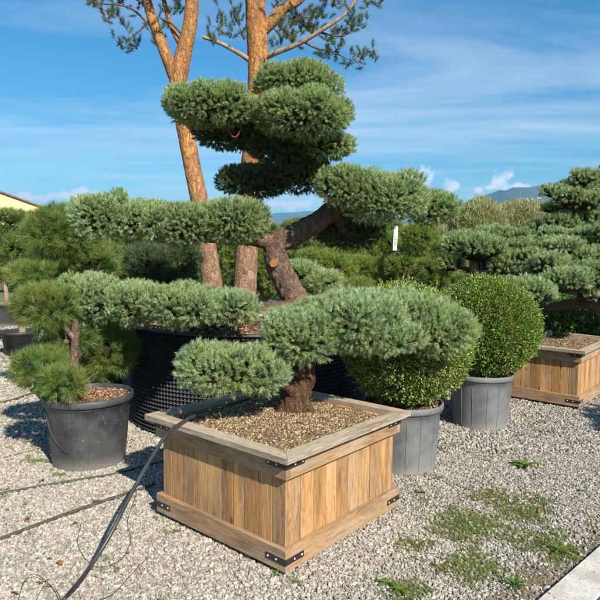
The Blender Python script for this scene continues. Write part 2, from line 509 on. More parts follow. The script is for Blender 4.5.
def ground_mat():
    mt, nt = newmat('gravel_ground'); N = NT(nt); co = N.coord()
    v = N.voro(co, 55, 'F1', 'Color'); vd = N.voro(co, 55, 'F1')
    sep = N.n('ShaderNodeSeparateColor'); N.l(v, sep.inputs[0])
    st = N.ramp(sep.outputs[0], [(0, (.17, .155, .135)), (.5, (.33, .31, .27)), (1, (.5, .475, .42))])
    st = N.mix(N.ramp(vd, [(.3, 0.0), (.6, .8)]), st, (.13, .11, .085))
    big = N.noise(co, .9, 4, .6)
    st = N.mix(N.ramp(big, [(.5, 0.0), (.7, .5)]), st, (.17, .14, .09))
    far = N.noise(co, .12, 4, .6)
    sx = N.n('ShaderNodeSeparateXYZ'); N.l(co, sx.inputs[0])
    mr = N.n('ShaderNodeMapRange'); mr.inputs[1].default_value = 14; mr.inputs[2].default_value = 26
    N.l(sx.outputs[1], mr.inputs[0])
    gr = N.ramp(N.noise(co, 3, 5, .7), [(.3, (.05, .08, .02)), (.7, (.12, .14, .05))])
    st = N.mix(N.math('MULTIPLY', mr.outputs[0], N.ramp(far, [(.35, .3), (.6, 1.0)])), st, gr)
    dn = N.n('ShaderNodeVectorMath'); dn.operation = 'DOT_PRODUCT'; N.l(co, dn.inputs[0]); dn.inputs[1].default_value = (nv[0], nv[1], 0)
    sdist = N.math('ADD', N.math('SUBTRACT', dn.outputs['Value'], float(e0[0] * nv[0] + e0[1] * nv[1])), N.math('MULTIPLY', N.math('SUBTRACT', N.noise(co, 5, 4), .5), .35))
    dirt = N.ramp(N.noise(co, 30, 5, .7), [(.3, (.10, .07, .042)), (.7, (.24, .185, .12))])
    mr2 = N.n('ShaderNodeMapRange'); mr2.inputs[1].default_value = -.34; mr2.inputs[2].default_value = -.14; N.l(sdist, mr2.inputs[0])
    st = N.mix(mr2.outputs[0], st, dirt)
    mossd = N.ramp(N.noise(co, 40, 4, .7), [(.3, (.07, .075, .025)), (.7, (.16, .16, .07))])
    acc = None
    for (mc, m1, m2) in moss:
        vv = N.n('ShaderNodeVectorMath'); vv.operation = 'SUBTRACT'; N.l(co, vv.inputs[0]); vv.inputs[1].default_value = (mc[0], mc[1], 0)
        v2 = N.n('ShaderNodeVectorMath'); v2.operation = 'MULTIPLY'; N.l(vv.outputs[0], v2.inputs[0]); v2.inputs[1].default_value = (1 / m1, 1 / m2, 0)
        ll = N.n('ShaderNodeVectorMath'); ll.operation = 'LENGTH'; N.l(v2.outputs[0], ll.inputs[0])
        a_ = N.math('SUBTRACT', 1.0, ll.outputs['Value']); acc = a_ if acc is None else N.math('MAXIMUM', acc, a_)
    st = N.mix(N.ramp(N.math('ADD', acc, N.math('MULTIPLY', N.noise(co, 9, 4), .5)), [(.2, 0.0), (.5, .9)]), st, mossd)
    N.principled(st, .9, .2, vd, .7, .01)
    return mt


M['ground'] = ground_mat()
M['asphalt'] = simple_mat('asphalt', (.04, .04, .042), (.085, .083, .08), 160, .85, .6, .004)


def kerb_mat():
    mt, nt = newmat('pale_concrete'); N = NT(nt); co = N.coord()
    nz = N.noise(co, 90, 4, .7); big = N.noise(co, 7, 4, .6)
    col = N.ramp(nz, [(.3, (.40, .385, .355)), (.65, (.66, .64, .60))])
    col = N.mix(N.ramp(big, [(.42, 0.0), (.65, .7)]), col, (.36, .31, .24))
    col = N.mix(N.ramp(N.voro(co, 60), [(.12, .8), (.25, 0.0)]), col, (.2, .18, .15))
    N.principled(col, .9, .2, nz, .5, .004)
    return mt


M['kerb'] = kerb_mat()
M['grass'] = needle_mat('moss_and_grass', (.11, .15, .03), (.21, .27, .06), (.33, .40, .11), bamt=.1, yellow=(.22, .22, .08))
M['weed'] = needle_mat('weed_leaf', (.1, .2, .02), (.17, .32, .03), (.26, .44, .06), bamt=.02, trans=.35)
M['dry_leaf'] = simple_mat('dry_leaf', (.16, .06, .025), (.38, .18, .07), 40, .8)
M['mountain'] = simple_mat('forested_mountain', (.03, .05, .03), (.09, .10, .06), .004, .95, 0.1, 1.0, 8)
M['far_hill'] = simple_mat('far_forested_hill', (.035, .055, .04), (.08, .095, .065), .003, .95, .1, 1.0, 8)
M['yellow_wall'] = simple_mat('yellow_plaster', (.70, .56, .26), (.76, .62, .31), .6, .9)
M['white_wall'] = simple_mat('white_plaster', (.7, .68, .62), (.8, .78, .72), .1, .9)
M['roof'] = simple_mat('brown_roof_tiles', (.16, .08, .05), (.26, .14, .09), 3, .85)
M['glass'] = simple_mat('dark_window', (.02, .025, .03), (.04, .045, .05), 3, .15, .0, .001, spec=.6)
M['tag'] = simple_mat('white_label_plastic', (.55, .55, .53), (.62, .62, .6), 30, .5)
M['blue_strap'] = simple_mat('blue_strap', (.01, .10, .32), (.02, .16, .45), 30, .6)
M['red_ribbon'] = simple_mat('red_ribbon', (.22, .03, .025), (.32, .05, .04), 30, .6)
M['ink'] = simple_mat('grey_ink', (.12, .12, .13), (.2, .2, .2), 30, .7)

# ------------------------------------------------------------------ foliage pads


def pad_blobs(u, v, ru, rv, Y, depth=1.0, lumps=7, seed=0):
    """ellipsoid centre/radii in metres from where the pad stands; lumps add the cloud outline"""
    rs = np.random.default_rng(seed)
    c = A(u, v, Y); s = Y / FOC
    rx, rz = ru * s, rv * s; ry = rx * depth
    B = [(c[0], c[1], c[2], rx * .86, ry * .86, rz * .82)]
    for k in range(lumps):
        a = 2 * math.pi * (k + rs.uniform(-.3, .3)) / lumps
        q = rs.uniform(.45, .72)
        rr = rs.uniform(.3, .42)
        B.append((c[0] + rx * q * math.cos(a), c[1] + ry * q * math.sin(a), c[2] + rz * rs.uniform(-.05, .32), rx * rr, ry * rr, rz * rs.uniform(.48, .62)))
    return B


def pad(parent, blobs, leaf, spacing=.05, m=70, L=.045, w=.003, up=.8, amp=.12, fr=9, name='foliage_pad', shoot=.045, under=.35, low=-.55, core=True, coresc=.62, ang=(.3, 1.0), over=2.2):
    o = np.array(parent.location if parent is not None else (0, 0, 0))
    mb = MB(); B = np.array(blobs, dtype=float); B[:, :3] -= o
    PP, NN = [], []
    for layer, ls, sp in ((0, 1.0, spacing), (1, .86, spacing * 1.1), (2, .72, spacing * 1.5)):
        P0, N0 = [], []
        for i, b in enumerate(B):
            c, r = b[:3], b[3:]
            p = 1.6
            area = 4 * math.pi * ((((r[0] * r[1]) ** p + (r[0] * r[2]) ** p + (r[1] * r[2]) ** p) / 3) ** (1 / p))
            n = max(12, int(over * 2 * area / sp ** 2))
            d = rnd_dir(n)
            ww = np.linalg.norm(d / r, axis=1); ww /= ww.max()
            d = d[RNG.uniform(size=n) < ww]; n = len(d)
            nr = unit(d / r)
            P = c + d * r
            k = (1 + amp * sn(P + o, fr, i * 0.7)) * ls
            P = c + d * r * k[:, None] * .94
            keep = (nr[:, 2] > low) | (RNG.uniform(size=n) < under)
            for j, bb in enumerate(B):
                if j == i: continue
                f = (((P - bb[:3]) / (bb[3:] * ls)) ** 2).sum(1)
                keep &= f > .8
            P0.append(P[keep]); N0.append(nr[keep])
        P0 = np.concatenate(P0); N0 = np.concatenate(N0)
        if not len(P0): continue
        # one shoot per cell keeps the shoots apart
        cell = np.floor(P0 / (sp * .92) + RNG.uniform(0, 1, 3)).astype(int)
        _, idx = np.unique(cell, axis=0, return_index=True)
        P0, N0 = P0[idx], N0[idx]
        PP.append(P0); NN.append(N0)
    P = np.concatenate(PP); nr = np.concatenate(NN)
    u3 = np.clip(nr[:, 2:3] + .65, .25, 1) * up
    D = unit(nr * np.array([1, 1, .6]) * .75 + np.array([0, 0, 1.0]) * u3 + RNG.normal(size=P.shape) * .2)
    P = P + D * RNG.normal(size=(len(P), 1)) * spacing * .13
    sc = RNG.uniform(.88, 1.08, len(P))
    half = sc > .98
    for sel, f in ((half, 1.06), (~half, .93)):
        if sel.any(): needles(mb, P[sel], D[sel], m, L * f, w, 0, shoot * f, ang[0], ang[1])
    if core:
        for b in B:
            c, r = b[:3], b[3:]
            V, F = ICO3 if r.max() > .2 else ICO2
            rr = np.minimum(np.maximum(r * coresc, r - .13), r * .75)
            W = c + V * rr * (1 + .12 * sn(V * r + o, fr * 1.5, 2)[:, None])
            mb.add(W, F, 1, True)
    return mb.build(name, [M[leaf], M['core']], parent)


def limb(parent, pts, rad, mat, name='branch', rings=None, segs=14, rough=.12, fr=28):
    o = np.array(parent.location)
    P = [np.array(p) - o for p in pts]
    if rings is None:
        ln = sum(np.linalg.norm(P[i + 1] - P[i]) for i in range(len(P) - 1)); rings = int(min(160, max(8, ln / .03)))
    mb = MB(); tube(mb, P, rad, rings, segs, 0, rough, fr)
    return mb.build(name, M[mat], parent)


# ------------------------------------------------------------------ ground, road, kerb
mb = MB()
mb.add([(-6000, -3000, 0), (6000, -3000, 0), (6000, 9000, 0), (-6000, 9000, 0)], [(0, 1, 2, 3)])
tag(mb.build('ground', M['ground']), kind='structure')
e0 = G(543, 600); e1 = G(600, 549.5)
dv = unit((e1 - e0)[:2]); nv = np.array([dv[1], -dv[0]])   # nv points to the road side


def strip(off0, off1, z0, z1, name, mat, a=-6, b=40, bev=0):
    mb = MB()
    q = [e0[:2] + dv * a + nv * off0, e0[:2] + dv * a + nv * off1, e0[:2] + dv * b + nv * off1, e0[:2] + dv * b + nv * off0]
    mb.prism(q, z0, z1)
    return mb.build(name, mat, None, bev)


tag(strip(0, .17, -.05, .022, 'kerb', M['kerb'], bev=.006), kind='structure')

tag(strip(.172, 5.5, -.05, .006, 'road', M['asphalt']), kind='structure')


def stones(n, xr, yr, s0, s1, matfn, name, flat=.6, test=None, zoff=0.0):
    V0, F0 = ICO1
    x = RNG.uniform(*xr, n); y = RNG.uniform(*yr, n)
    k = test(x, y) if test is not None else np.ones(n, bool)
    x, y = x[k], y[k]; n = len(x)
    s = RNG.uniform(0, 1, n) ** 2 * (s1 - s0) + s0
    V = V0[None] * (1 + RNG.uniform(-.32, .32, (n, len(V0), 1)))
    V = V * (s[:, None, None] * np.stack([RNG.uniform(.7, 1.2, n), RNG.uniform(.5, .9, n), RNG.uniform(.35, .75, n)], 1)[:, None, :])
    # random rotation
    q = unit(RNG.normal(size=(n, 4))); q[:, 1:3] *= flat; q = unit(q)
    w_, a, b, c = q.T
    Rm = np.stack([1 - 2 * (b * b + c * c), 2 * (a * b - c * w_), 2 * (a * c + b * w_), 2 * (a * b + c * w_), 1 - 2 * (a * a + c * c), 2 * (b * c - a * w_),
                   2 * (a * c - b * w_), 2 * (b * c + a * w_), 1 - 2 * (a * a + b * b)], 1).reshape(n, 3, 3)
    V = np.einsum('nij,nkj->nki', Rm, V)
    V += np.stack([x, y, s * RNG.uniform(.1, .5, n) + zoff], 1)[:, None, :]
    F = (F0[None] + np.arange(n)[:, None, None] * len(V0)).reshape(-1, 3)
    mi = matfn(x, y)
    mb = MB()
    V = V.reshape(-1, 3)
    mb.add(V, F, 0)
    mb.M = [np.repeat(mi, len(F0)).astype(np.int32)]
    return mb


def side_of_road(x, y):
    return ((x - e0[0]) * nv[0] + (y - e0[1]) * nv[1]) < -.01




def mossw(x, y):
    P = np.stack([x, y, x * 0], 1)
    w = np.zeros(len(x))
    for c, r1, r2 in moss:
        w = np.maximum(w, 1 - np.sqrt(((x - c[0]) / r1) ** 2 + ((y - c[1]) / r2) ** 2))
    return w + .35 * sn(P, 7) + .25 * sn(P, 23, 1)


def in_view(x, y, mg=.25):
    d = y * FW[1] + (1.6) * -FW[2]
    return (np.abs(x) < (y * .54 + mg)) & (y > 2.2)


def stone_test(x, y):
    k = in_view(x, y) & side_of_road(x, y)
    w = mossw(x, y)
    k &= (w < .3) | (RNG.uniform(size=len(x)) < .6 - .3 * np.clip(w, 0, 1))
    sd = (x - e0[0]) * nv[0] + (y - e0[1]) * nv[1]
    k &= (sd < -.16 - .1 * sn(np.stack([x, y, x * 0], 1), 6)) | (RNG.uniform(size=len(x)) < .25)
    return k


def stone_mi(x, y):
    t = (x - .1) * 1.2 + 1.0 * sn(np.stack([x, y, x * 0], 1), 2.5) + RNG.normal(size=len(x)) * .35
    return (t > .5).astype(int)


mbs = [stones(190000, (-2.6, 2.4), (2.2, 4.6), .0045, .0145, stone_mi, '', test=stone_test),
       stones(80000, (-3.8, 3.8), (4.6, 7.0), .008, .02, stone_mi, '', test=stone_test),
       stones(30000, (-7, 3.0), (7.0, 13), .016, .035, stone_mi, '', test=stone_test)]
mbs.append(stones(900, (.9, 2.6), (2.3, 4.2), .002, .008, lambda x, y: np.ones(len(x), int), '', zoff=.022,
                  test=lambda x, y: (((x - e0[0]) * nv[0] + (y - e0[1]) * nv[1]) > .01) & (((x - e0[0]) * nv[0] + (y - e0[1]) * nv[1]) < .16 * RNG.uniform(size=len(x)))))
al = MB()
for q in mbs:
    al.add(q.V[0], q.L[0].reshape(-1, 3)); al.M[-1] = q.M[0]
tag(al.build('gravel', [M['gravel'], M['gravel_dirty']]), 'pale crushed stone gravel covering the nursery yard', 'gravel', kind='stuff')

# moss / short grass
x = RNG.uniform(-2.6, 2.2, 190000); y = RNG.uniform(2.3, 5.0, 190000)
w = mossw(x, y); k = (w > .3) & (RNG.uniform(size=len(x)) < .08 + .75 * w) & side_of_road(x, y)
x, y = x[k], y[k]
mb = MB(); P = np.stack([x, y, x * 0 + .003], 1)
D = unit(np.stack([RNG.normal(size=len(x)) * .4, RNG.normal(size=len(x)) * .4, np.ones(len(x))], 1))
needles(mb, P, D, 5, .02, .0034, 0, .004, .3, 1.3)
tag(mb.build('ground_cover', M['grass']), 'low moss and grass growing through the gravel', 'moss', kind='stuff')


def rosette(u, v, r, n, label, up=.5, wd=.32, grp=None, name='weed', pos=None):
    c = G(u, v) if pos is None else pos
    root = empty(name, c, label, 'weed', grp)
    mb = MB()
    for i in range(n):
        a = 2 * math.pi * i / n + random.uniform(-.4, .4); l = r * random.uniform(.6, 1.1); e = random.uniform(.2, up + .3)
        d = np.array([math.cos(a), math.sin(a), 0]); sd = np.array([-math.sin(a), math.cos(a), 0])
        rows = []
        for t in np.linspace(0, 1, 6):
            wv = wd * l * math.sin(math.pi * min(1, .12 + t * .88)) ** .8 * .5 * (1 if t < .99 else .1)
            p = d * l * t + np.array([0, 0, .012 + e * l * t - .55 * e * l * t * t * 1.3])
            wob = random.uniform(.85, 1.15)
            rows += [p - sd * wv * wob + [0, 0, wv * .25], p, p + sd * wv * wob + [0, 0, wv * .25]]
        F = []
        for q in range(5):
            b = q * 3; F += [(b, b + 1, b + 4, b + 3), (b + 1, b + 2, b + 5, b + 4)]
        mb.add(rows, F, 0, True)
    mb.build('leaves', M['weed'], root)
    return root


rosette(525, 467, .13, 11, 'broad-leaved dandelion weed rosette alone in the right-hand gravel')
rosette(516, 588, .09, 26, 'bright grass-like weed tuft beside the kerb at the bottom', 1.4, .09)
rosette(561, 553, .08, 22, 'spiky green weed tuft close to the kerb on bare soil', 1.2, .1)
rosette(420, 494, .05, 6, 'tiny yellow-green weed by the foot of the middle grey pot')
rosette(581, 492, .045, 6, 'tiny flat weed in gravel near the right picture edge')
rosette(277, 577, .03, 6, 'tiny lime seedling under the near bottom corner of the front planter', 1.2)
rosette(97, 503, .032, 6, 'tiny green seedling between the two drip lines')
rosette(176, 533, .03, 6, 'tiny green seedling in gravel below the front planter left side')
rosette(42, 585, .03, 6, 'tiny green seedling beside the hose end at bottom left')
rosette(400, 592, .06, 12, 'green weed clump at bottom edge right of the front planter', .6, .24)
rosette(385, 585, .05, 9, 'small weed sprout left of the clump at the bottom edge', .6, .3)

lm = None
for i in range(46):
    if i < 8:
        u, v = [(42, 484), (28, 522), (75, 527), (60, 567), (15, 597), (430, 425), (538, 424), (128, 556)][i]
        p = G(u, v)
    else:
        p = G(random.uniform(5, 560), random.uniform(430, 598)); 
        if not side_of_road(p[0], p[1]): continue
        if -1.0 < p[0] < 1.0 and p[1] > 2.6 and p[1] < 4.4: continue
    if lm is None or i % 6 == 0:
        mb = MB(); rows = []
        for t in np.linspace(0, 1, 6):
            wv = .35 * math.sin(math.pi * min(.97, t * .9 + .05)); z = .12 * math.sin(t * 5 + i) + .15
            rows += [(t - .5, -wv, z + random.uniform(0, .2)), (t - .5, 0, z), (t - .5, wv, z + random.uniform(0, .2))]
        F = []
        for q in range(5):
            b = q * 3; F += [(b, b + 1, b + 4, b + 3), (b + 1, b + 2, b + 5, b + 4)]
        mb.add(np.array(rows), F, 0, True)
        o = mb.build('fallen_leaf', M['dry_leaf']); lm = o
    else:
        o = lm.copy(); COL.objects.link(o)
    s = random.uniform(.03, .055) if i < 8 else random.uniform(.015, .035)
    o.location = (p[0], p[1], .014); o.scale = (s, s, s); o.rotation_euler = (random.uniform(-.3, .3), random.uniform(-.3, .3), random.uniform(0, 6.28))
    tag(o, 'small dry brown leaf fallen on the gravel', 'leaf', 'fallen leaves on the gravel')

# ------------------------------------------------------------------ wooden planters
SZ = 1.06


def chips(n, xr, yr, z, s0, s1, mat, parent, name='soil', circ=None, mound=.02, base=True):
    def t(x, y):
        return np.ones(len(x), bool) if circ is None else (x ** 2 + y ** 2 < circ ** 2)
    q = stones(n, xr, yr, s0, s1, lambda x, y: np.zeros(len(x)), '', 1.0, t, 0)
    V = q.V[0].reshape(-1, 12, 3)
    cx, cy = V[:, :, 0].mean(1), V[:, :, 1].mean(1)
    hh = mound * (1 - (cx / xr[1]) ** 2) * (1 - (cy / yr[1]) ** 2) + .006 * sn(np.stack([cx, cy, cx * 0], 1), 14)
    V[:, :, 2] += (z + hh)[:, None]
    mb = MB(); mb.add(V.reshape(-1, 3), q.L[0].reshape(-1, 3), 0)
    g = 24
    if circ is None:
        X, Y_ = np.meshgrid(np.linspace(xr[0], xr[1], g), np.linspace(yr[0], yr[1], g), indexing='ij')
        Z = z + mound * (1 - (X / xr[1]) ** 2) * (1 - (Y_ / yr[1]) ** 2)
        i, j = np.meshgrid(np.arange(g - 1), np.arange(g - 1), indexing='ij'); i = i.ravel(); j = j.ravel()
        mb.add(np.stack([X.ravel(), Y_.ravel(), Z.ravel()], 1), np.stack([i * g + j, (i + 1) * g + j, (i + 1) * g + j + 1, i * g + j + 1], 1), 1, True)
    else:
        lathe(mb, [(circ * 1.0, z - .03), (circ * .98, z), (circ * .6, z + mound * .6), (circ * .02, z + mound)], 40, 1)
    return mb.build(name, [mat, M['soil']], parent)


def planter(corner, yaw, label, detail=True, size=SZ, seed=3):
    """local axes: x along the left face away from the near corner (towards eL), y along the right face"""
    rs = random.Random(seed)
    # local x -> eL = (-cos, sin), local y -> eR = (sin, cos): left handed, so mirror: use local y along eL, x along eR
    root = empty('wooden_planter', (corner[0], corner[1], 0), label, 'planter', 'square wooden planters', rz=math.pi / 2 - yaw)
    # local x = (cos(rz), sin(rz)) = (sin yaw, cos yaw) = eR ; local y = (-cos yaw, sin yaw) = eL
    S = size; H = .63; o = .047; zb = .03; t = .03; rt = .03; rw = .085
    h1 = .113; u0 = H - .132; u1 = H - rt
    # slat panels
    def panel(axis, at0, sgn):
        mb = MB(); p = t + .0; cur = t
        while cur < S - t - .01:
            wd = rs.uniform(.085, .118); nx = min(cur + wd, S - t)
            if S - t - nx < .04: nx = S - t
            dp = rs.uniform(0, .0025); g = .0018
            if axis == 'x': a = (cur + g, at0 + (dp if sgn > 0 else -.02 - dp), zb + .005); b = (nx - g, at0 + (.02 + dp if sgn > 0 else -dp), u1 - .002)
            else: a = (at0 + (dp if sgn > 0 else -.02 - dp), cur + g, zb + .005); b = (at0 + (.02 + dp if sgn > 0 else -dp), nx - g, u1 - .002)
            mb.box(a, b); cur = nx
        mb.build('slat_panel', M['wood_z'], root, .002)
    panel('y', t, 1); panel('y', S - t, -1); panel('x', t, 1); panel('x', S - t, -1)
    mb = MB(); mb.box((t + .024, t + .024, zb + .02), (S - t - .024, S - t - .024, H - .06)); mb.build('liner', M['pot_dark'], root)
    def band(z0, z1, nm):
        e = .0
        for (a, b, mt) in (((0, 0), (t, S), 'wood_y'), ((S - t, 0), (S, S), 'wood_y'), ((t + .0015, 0), (S - t - .0015, t), 'wood_x'), ((t + .0015, S - t), (S - t - .0015, S), 'wood_x')):
            mb = MB(); mb.box((a[0], a[1], z0), (b[0], b[1], z1)); mb.build(nm, M[mt], root, .003)
    band(zb, zb + h1, 'lower_board'); band(u0, u1 - .001, 'upper_board')
    # mitred rim
    A0, A1 = -o, S + o; I0, I1 = rw - o, S + o - rw
    g = .0012
    quads = [([(A0 + g, A0), (A1 - g, A0), (I1 - g, I0), (I0 + g, I0)], 'x'), ([(A1, A0 + g), (A1, A1 - g), (I1, I1 - g), (I1, I0 + g)], 'y'),
             ([(A1 - g, A1), (A0 + g, A1), (I0 + g, I1), (I1 - g, I1)], 'x'), ([(A0, A1 - g), (A0, A0 + g), (I0, I0 + g), (I0, I1 - g)], 'y')]
    for q, k in quads:
        mb = MB(); mb.prism(q, u1 + .0005, H); mb.build('rim_board', M['rim_' + k], root, .004)
    # feet
    for fx, fy in ((.06, .06), (S - .16, .06), (.06, S - .16), (S - .16, S - .16)):
        mb = MB(); mb.box((fx, fy, -.01), (fx + .1, fy + .1, zb - .001)); mb.build('foot', M['wood_x'], root)
    # brackets: strips wrapped round each corner at both bands
    for cx, cy, sx, sy in ((0, 0, -1, -1), (S, 0, 1, -1), (0, S, -1, 1), (S, S, 1, 1)):
        for zc in (zb + h1 * .47, u1 - .032):
            mb = MB(); ln = .135; th = .004; hw = .016
            x0, x1 = sorted((cx + sx * th, cx - sx * ln)); y0, y1 = sorted((cy, cy + sy * th))
            mb.box((x0, y0, zc - hw), (x1, y1, zc + hw))
            x0, x1 = sorted((cx, cx + sx * th)); y0, y1 = sorted((cy - sy * .0005, cy - sy * ln))
            mb.box((x0, y0, zc - hw), (x1, y1, zc + hw))
            br = mb.build('corner_bracket', M['metal_black'], root, .0015)
            for dd in (.062, .118):
                for ax in (0, 1):
                    mb = MB()
                    c = (cx - sx * dd, cy + sy * (th + .001), zc) if ax == 0 else (cx + sx * (th + .001), cy - sy * dd, zc)
                    V, F = ICO2; V = V * .0062; V[:, 1 - ax if ax else 1] *= .45
                    V = ICO2[0] * np.array([.0062, .0028, .0062] if ax == 0 else [.0028, .0062, .0062])
                    mb.add(V + np.array(c), F, 0, True); mb.build('screw', M['screw'], br)
    # soil
    cxy = S / 2
    so = chips(22000 if detail else 9000, (-cxy + .04, cxy - .04), (-cxy + .04, cxy - .04), H - .045, .0025, .0095, M['chips'], root, mound=.02)
    so.location = (cxy, cxy, 0)
    return root


PY = .709
P1 = planter((-.06, 2.76), PY, 'weathered larch planter in the foreground holding the low spreading pine')
c2 = G(579, 407.5, .03); lft = G(511, 398.5, .03)
dd = unit((lft - c2)[:2]); yaw2 = math.atan2(dd[1], -dd[0])
P2 = planter((c2[0], c2[1]), .71, 'golden larch planter at the right picture edge under the big cloud pine', False, 1.3, 8)
print('planter2', c2, yaw2)

# ------------------------------------------------------------------ plastic pots


def pot(cx, cy, rt_, rb, h, mat, label, soilmat='chips_brown', name='plant_pot', handle=None, detail=True):
    root = empty(name, (cx, cy, 0), label, 'pot')
    mb = MB()
    prof = [(rb * .2, .012), (rb - .02, .01), (rb, .0), (rb + .004, .012)]
    for t in np.linspace(.05, .84, 10): prof.append((rb + (rt_ * .93 - rb) * t, h * t))
    prof += [(rt_ * .935, h * .86), (rt_ * .955, h * .875), (rt_ * .955, h * .9), (rt_ * .99, h * .905), (rt_ * 1.0, h * .93), (rt_ * 1.0, h * .985), (rt_ * .985, h), (rt_ * .95, h), (rt_ * .935, h * .98), (rt_ * .9, h * .8)]
    lathe(mb, prof, 72)
    mb.build('body', M[mat], root)
    if detail:
        for k in range(7):
            a = 2 * math.pi * k / 7 + .35; mb = MB()
            for aw in (-.2, .2):
                pts = []
                for t in (.08, .3, .55, .8): r = (rb + (rt_ * .93 - rb) * t) + .001; pts.append((r * math.cos(a + aw), r * math.sin(a + aw), h * t))
                tube(mb, pts, [.0028] * 4, 8, 6)
            mb.build('rib', M[mat], root)
    q = chips(1300, (-rt_ * .9, rt_ * .9), (-rt_ * .9, rt_ * .9), h * .93, .005, .014, M[soilmat], root, circ=rt_ * .91)
    return root


pb = G(88, 474.5); potL = (-1.615, 4.40)
pot(potL[0], potL[1], .335, .265, .53, 'pot_black', 'large black plastic pot at left with a long needled pine', name='plastic_pot')
potM = (.79, 4.36)
pot(potM[0], potM[1], .30, .245, .50, 'pot_grey', 'grey plastic pot just behind the right corner of the front planter', name='plastic_pot')
potR = ((484 - 300) / FOC * 5.47, 5.47)
pot(potR[0], potR[1], .305, .25, .50, 'pot_grey', 'grey plastic pot between the middle pot and the golden planter, with a bright boxwood ball', name='plastic_pot')

# ------------------------------------------------------------------ big perforated container
AC = np.array([-.50, 5.92]); AR = 1.19; AH = .93
root = empty('perforated_container', (AC[0], AC[1], 0), 'large round black perforated container with studded mesh wall, holding the big cloud pine', 'container')
nc, nr_ = 204, 26; s1, s2 = 6, 6
NA, NZ = nc * s1, nr_ * s2
ia, iz = np.meshgrid(np.arange(NA), np.arange(NZ + 1), indexing='ij')
ca = ia / s1; cz = iz / s2
bump = (np.abs(np.cos(np.pi * (ca + cz) / 1.0)) * np.abs(np.cos(np.pi * (ca - cz) / 1.0)))
bump = np.clip(np.cos(np.pi * (ca + cz)) * np.cos(np.pi * (ca - cz)), -1, 1)
rr = AR + .016 * np.sign(bump) * np.abs(bump) ** .8
an = 2 * math.pi * ia / NA
V = np.stack([rr * np.cos(an), rr * np.sin(an), cz / nr_ * AH], 2).reshape(-1, 3)
i, j = np.meshgrid(np.arange(NA), np.arange(NZ), indexing='ij'); i = i.ravel(); j = j.ravel(); i2 = (i + 1) % NA; w_ = NZ + 1
mb = MB(); mb.add(V, np.stack([i * w_ + j, i2 * w_ + j, i2 * w_ + j + 1, i * w_ + j + 1], 1), 0, False)
mb.build('studded_wall', M['airpot'], root)
mb = MB(); lathe(mb, [(AR - .03, AH - .05), (AR - .01, AH + .012), (AR + .022, AH + .012), (AR + .022, AH - .01)], 96); mb.build('rim_band', M['pot_dark'], root)
chips(6000, (-AR, AR), (-AR, AR), AH - .05, .008, .025, M['chips_brown'], root, circ=AR - .04, mound=.13)

# ------------------------------------------------------------------ front pine
T = empty('cloud_pruned_pine', (-.02, 3.66, .6), 'low blue-green cloud-pruned pine growing from the foreground wooden planter', 'pine tree')
Yt = 3.66
limb(T, [A(293, 416, Yt), A(296, 398, Yt), A(302, 375, Yt + .02), A(306, 352, Yt + .03), A(325, 338, Yt + .04)], [.12, .092, .08, .075, .06], 'bark_red', 'trunk', 90, 48, .2, 22)
for ra, rl in ((-2.6, .19), (-1.5, .13), (-.4, .16), (.9, .15), (2.2, .16)):
    b0 = np.array(T.location) + [0, 0, .07]; dr = np.array([math.cos(ra), math.sin(ra), 0])
    limb(T, [b0 + dr * .05, b0 + dr * rl * .6 - [0, 0, .055], b0 + dr * rl - [0, 0, .11]], [.04, .026, .012], 'bark_red', 'root', 16, 12, .15, 24)
limb(T, [A(297, 400, Yt), A(288, 388, Yt - .08), A(268, 380, Yt - .16), A(245, 378, Yt - .25)], [.04, .035, .026, .015], 'bark_red')
limb(T, [A(308, 350, Yt + .02), A(345, 335, Yt + .1), A(390, 328, Yt + .2), A(425, 330, Yt + .2)], [.05, .035, .025, .012], 'bark_red')
limb(T, [A(306, 356, Yt), A(290, 345, Yt - .1), A(285, 335, Yt - .2)], [.05, .035, .02], 'bark_red')
limb(T, [A(320, 342, Yt), A(340, 334, Yt), A(360, 330, Yt - .05)], [.04, .03, .015], 'bark_red')
FP = dict(spacing=.034, m=46, L=.027, w=.0026, up=.9, amp=.12, fr=13, shoot=.034, ang=(.25, .95))
pad(T, pad_blobs(222, 370, 49, 28, 3.32, .75, 7, 1) + pad_blobs(262, 374, 28, 23, 3.36, .8, 4, 2), 'blue_needle', **FP)
pad(T, pad_blobs(304, 337, 38, 31, 3.48, .9, 7, 3), 'blue_needle', **FP)
pad(T, pad_blobs(352, 322, 58, 36, 3.62, .8, 8, 4), 'blue_needle', **FP)
pad(T, pad_blobs(408, 318, 48, 30, 3.85, .8, 8, 5), 'blue_needle', **FP)
pad(T, pad_blobs(438, 333, 44, 28, 3.80, .6, 7, 6), 'blue_needle', **FP)
pad(T, pad_blobs(376, 338, 46, 19, 3.55, .6, 7, 7), 'blue_needle', **FP)

pad(T, pad_blobs(296, 322, 36, 15, 4.2, .9, 6, 8), 'blue_needle', **FP)  # unseen rear pad, added to cast shade on the container wall

# ------------------------------------------------------------------ boxwood balls


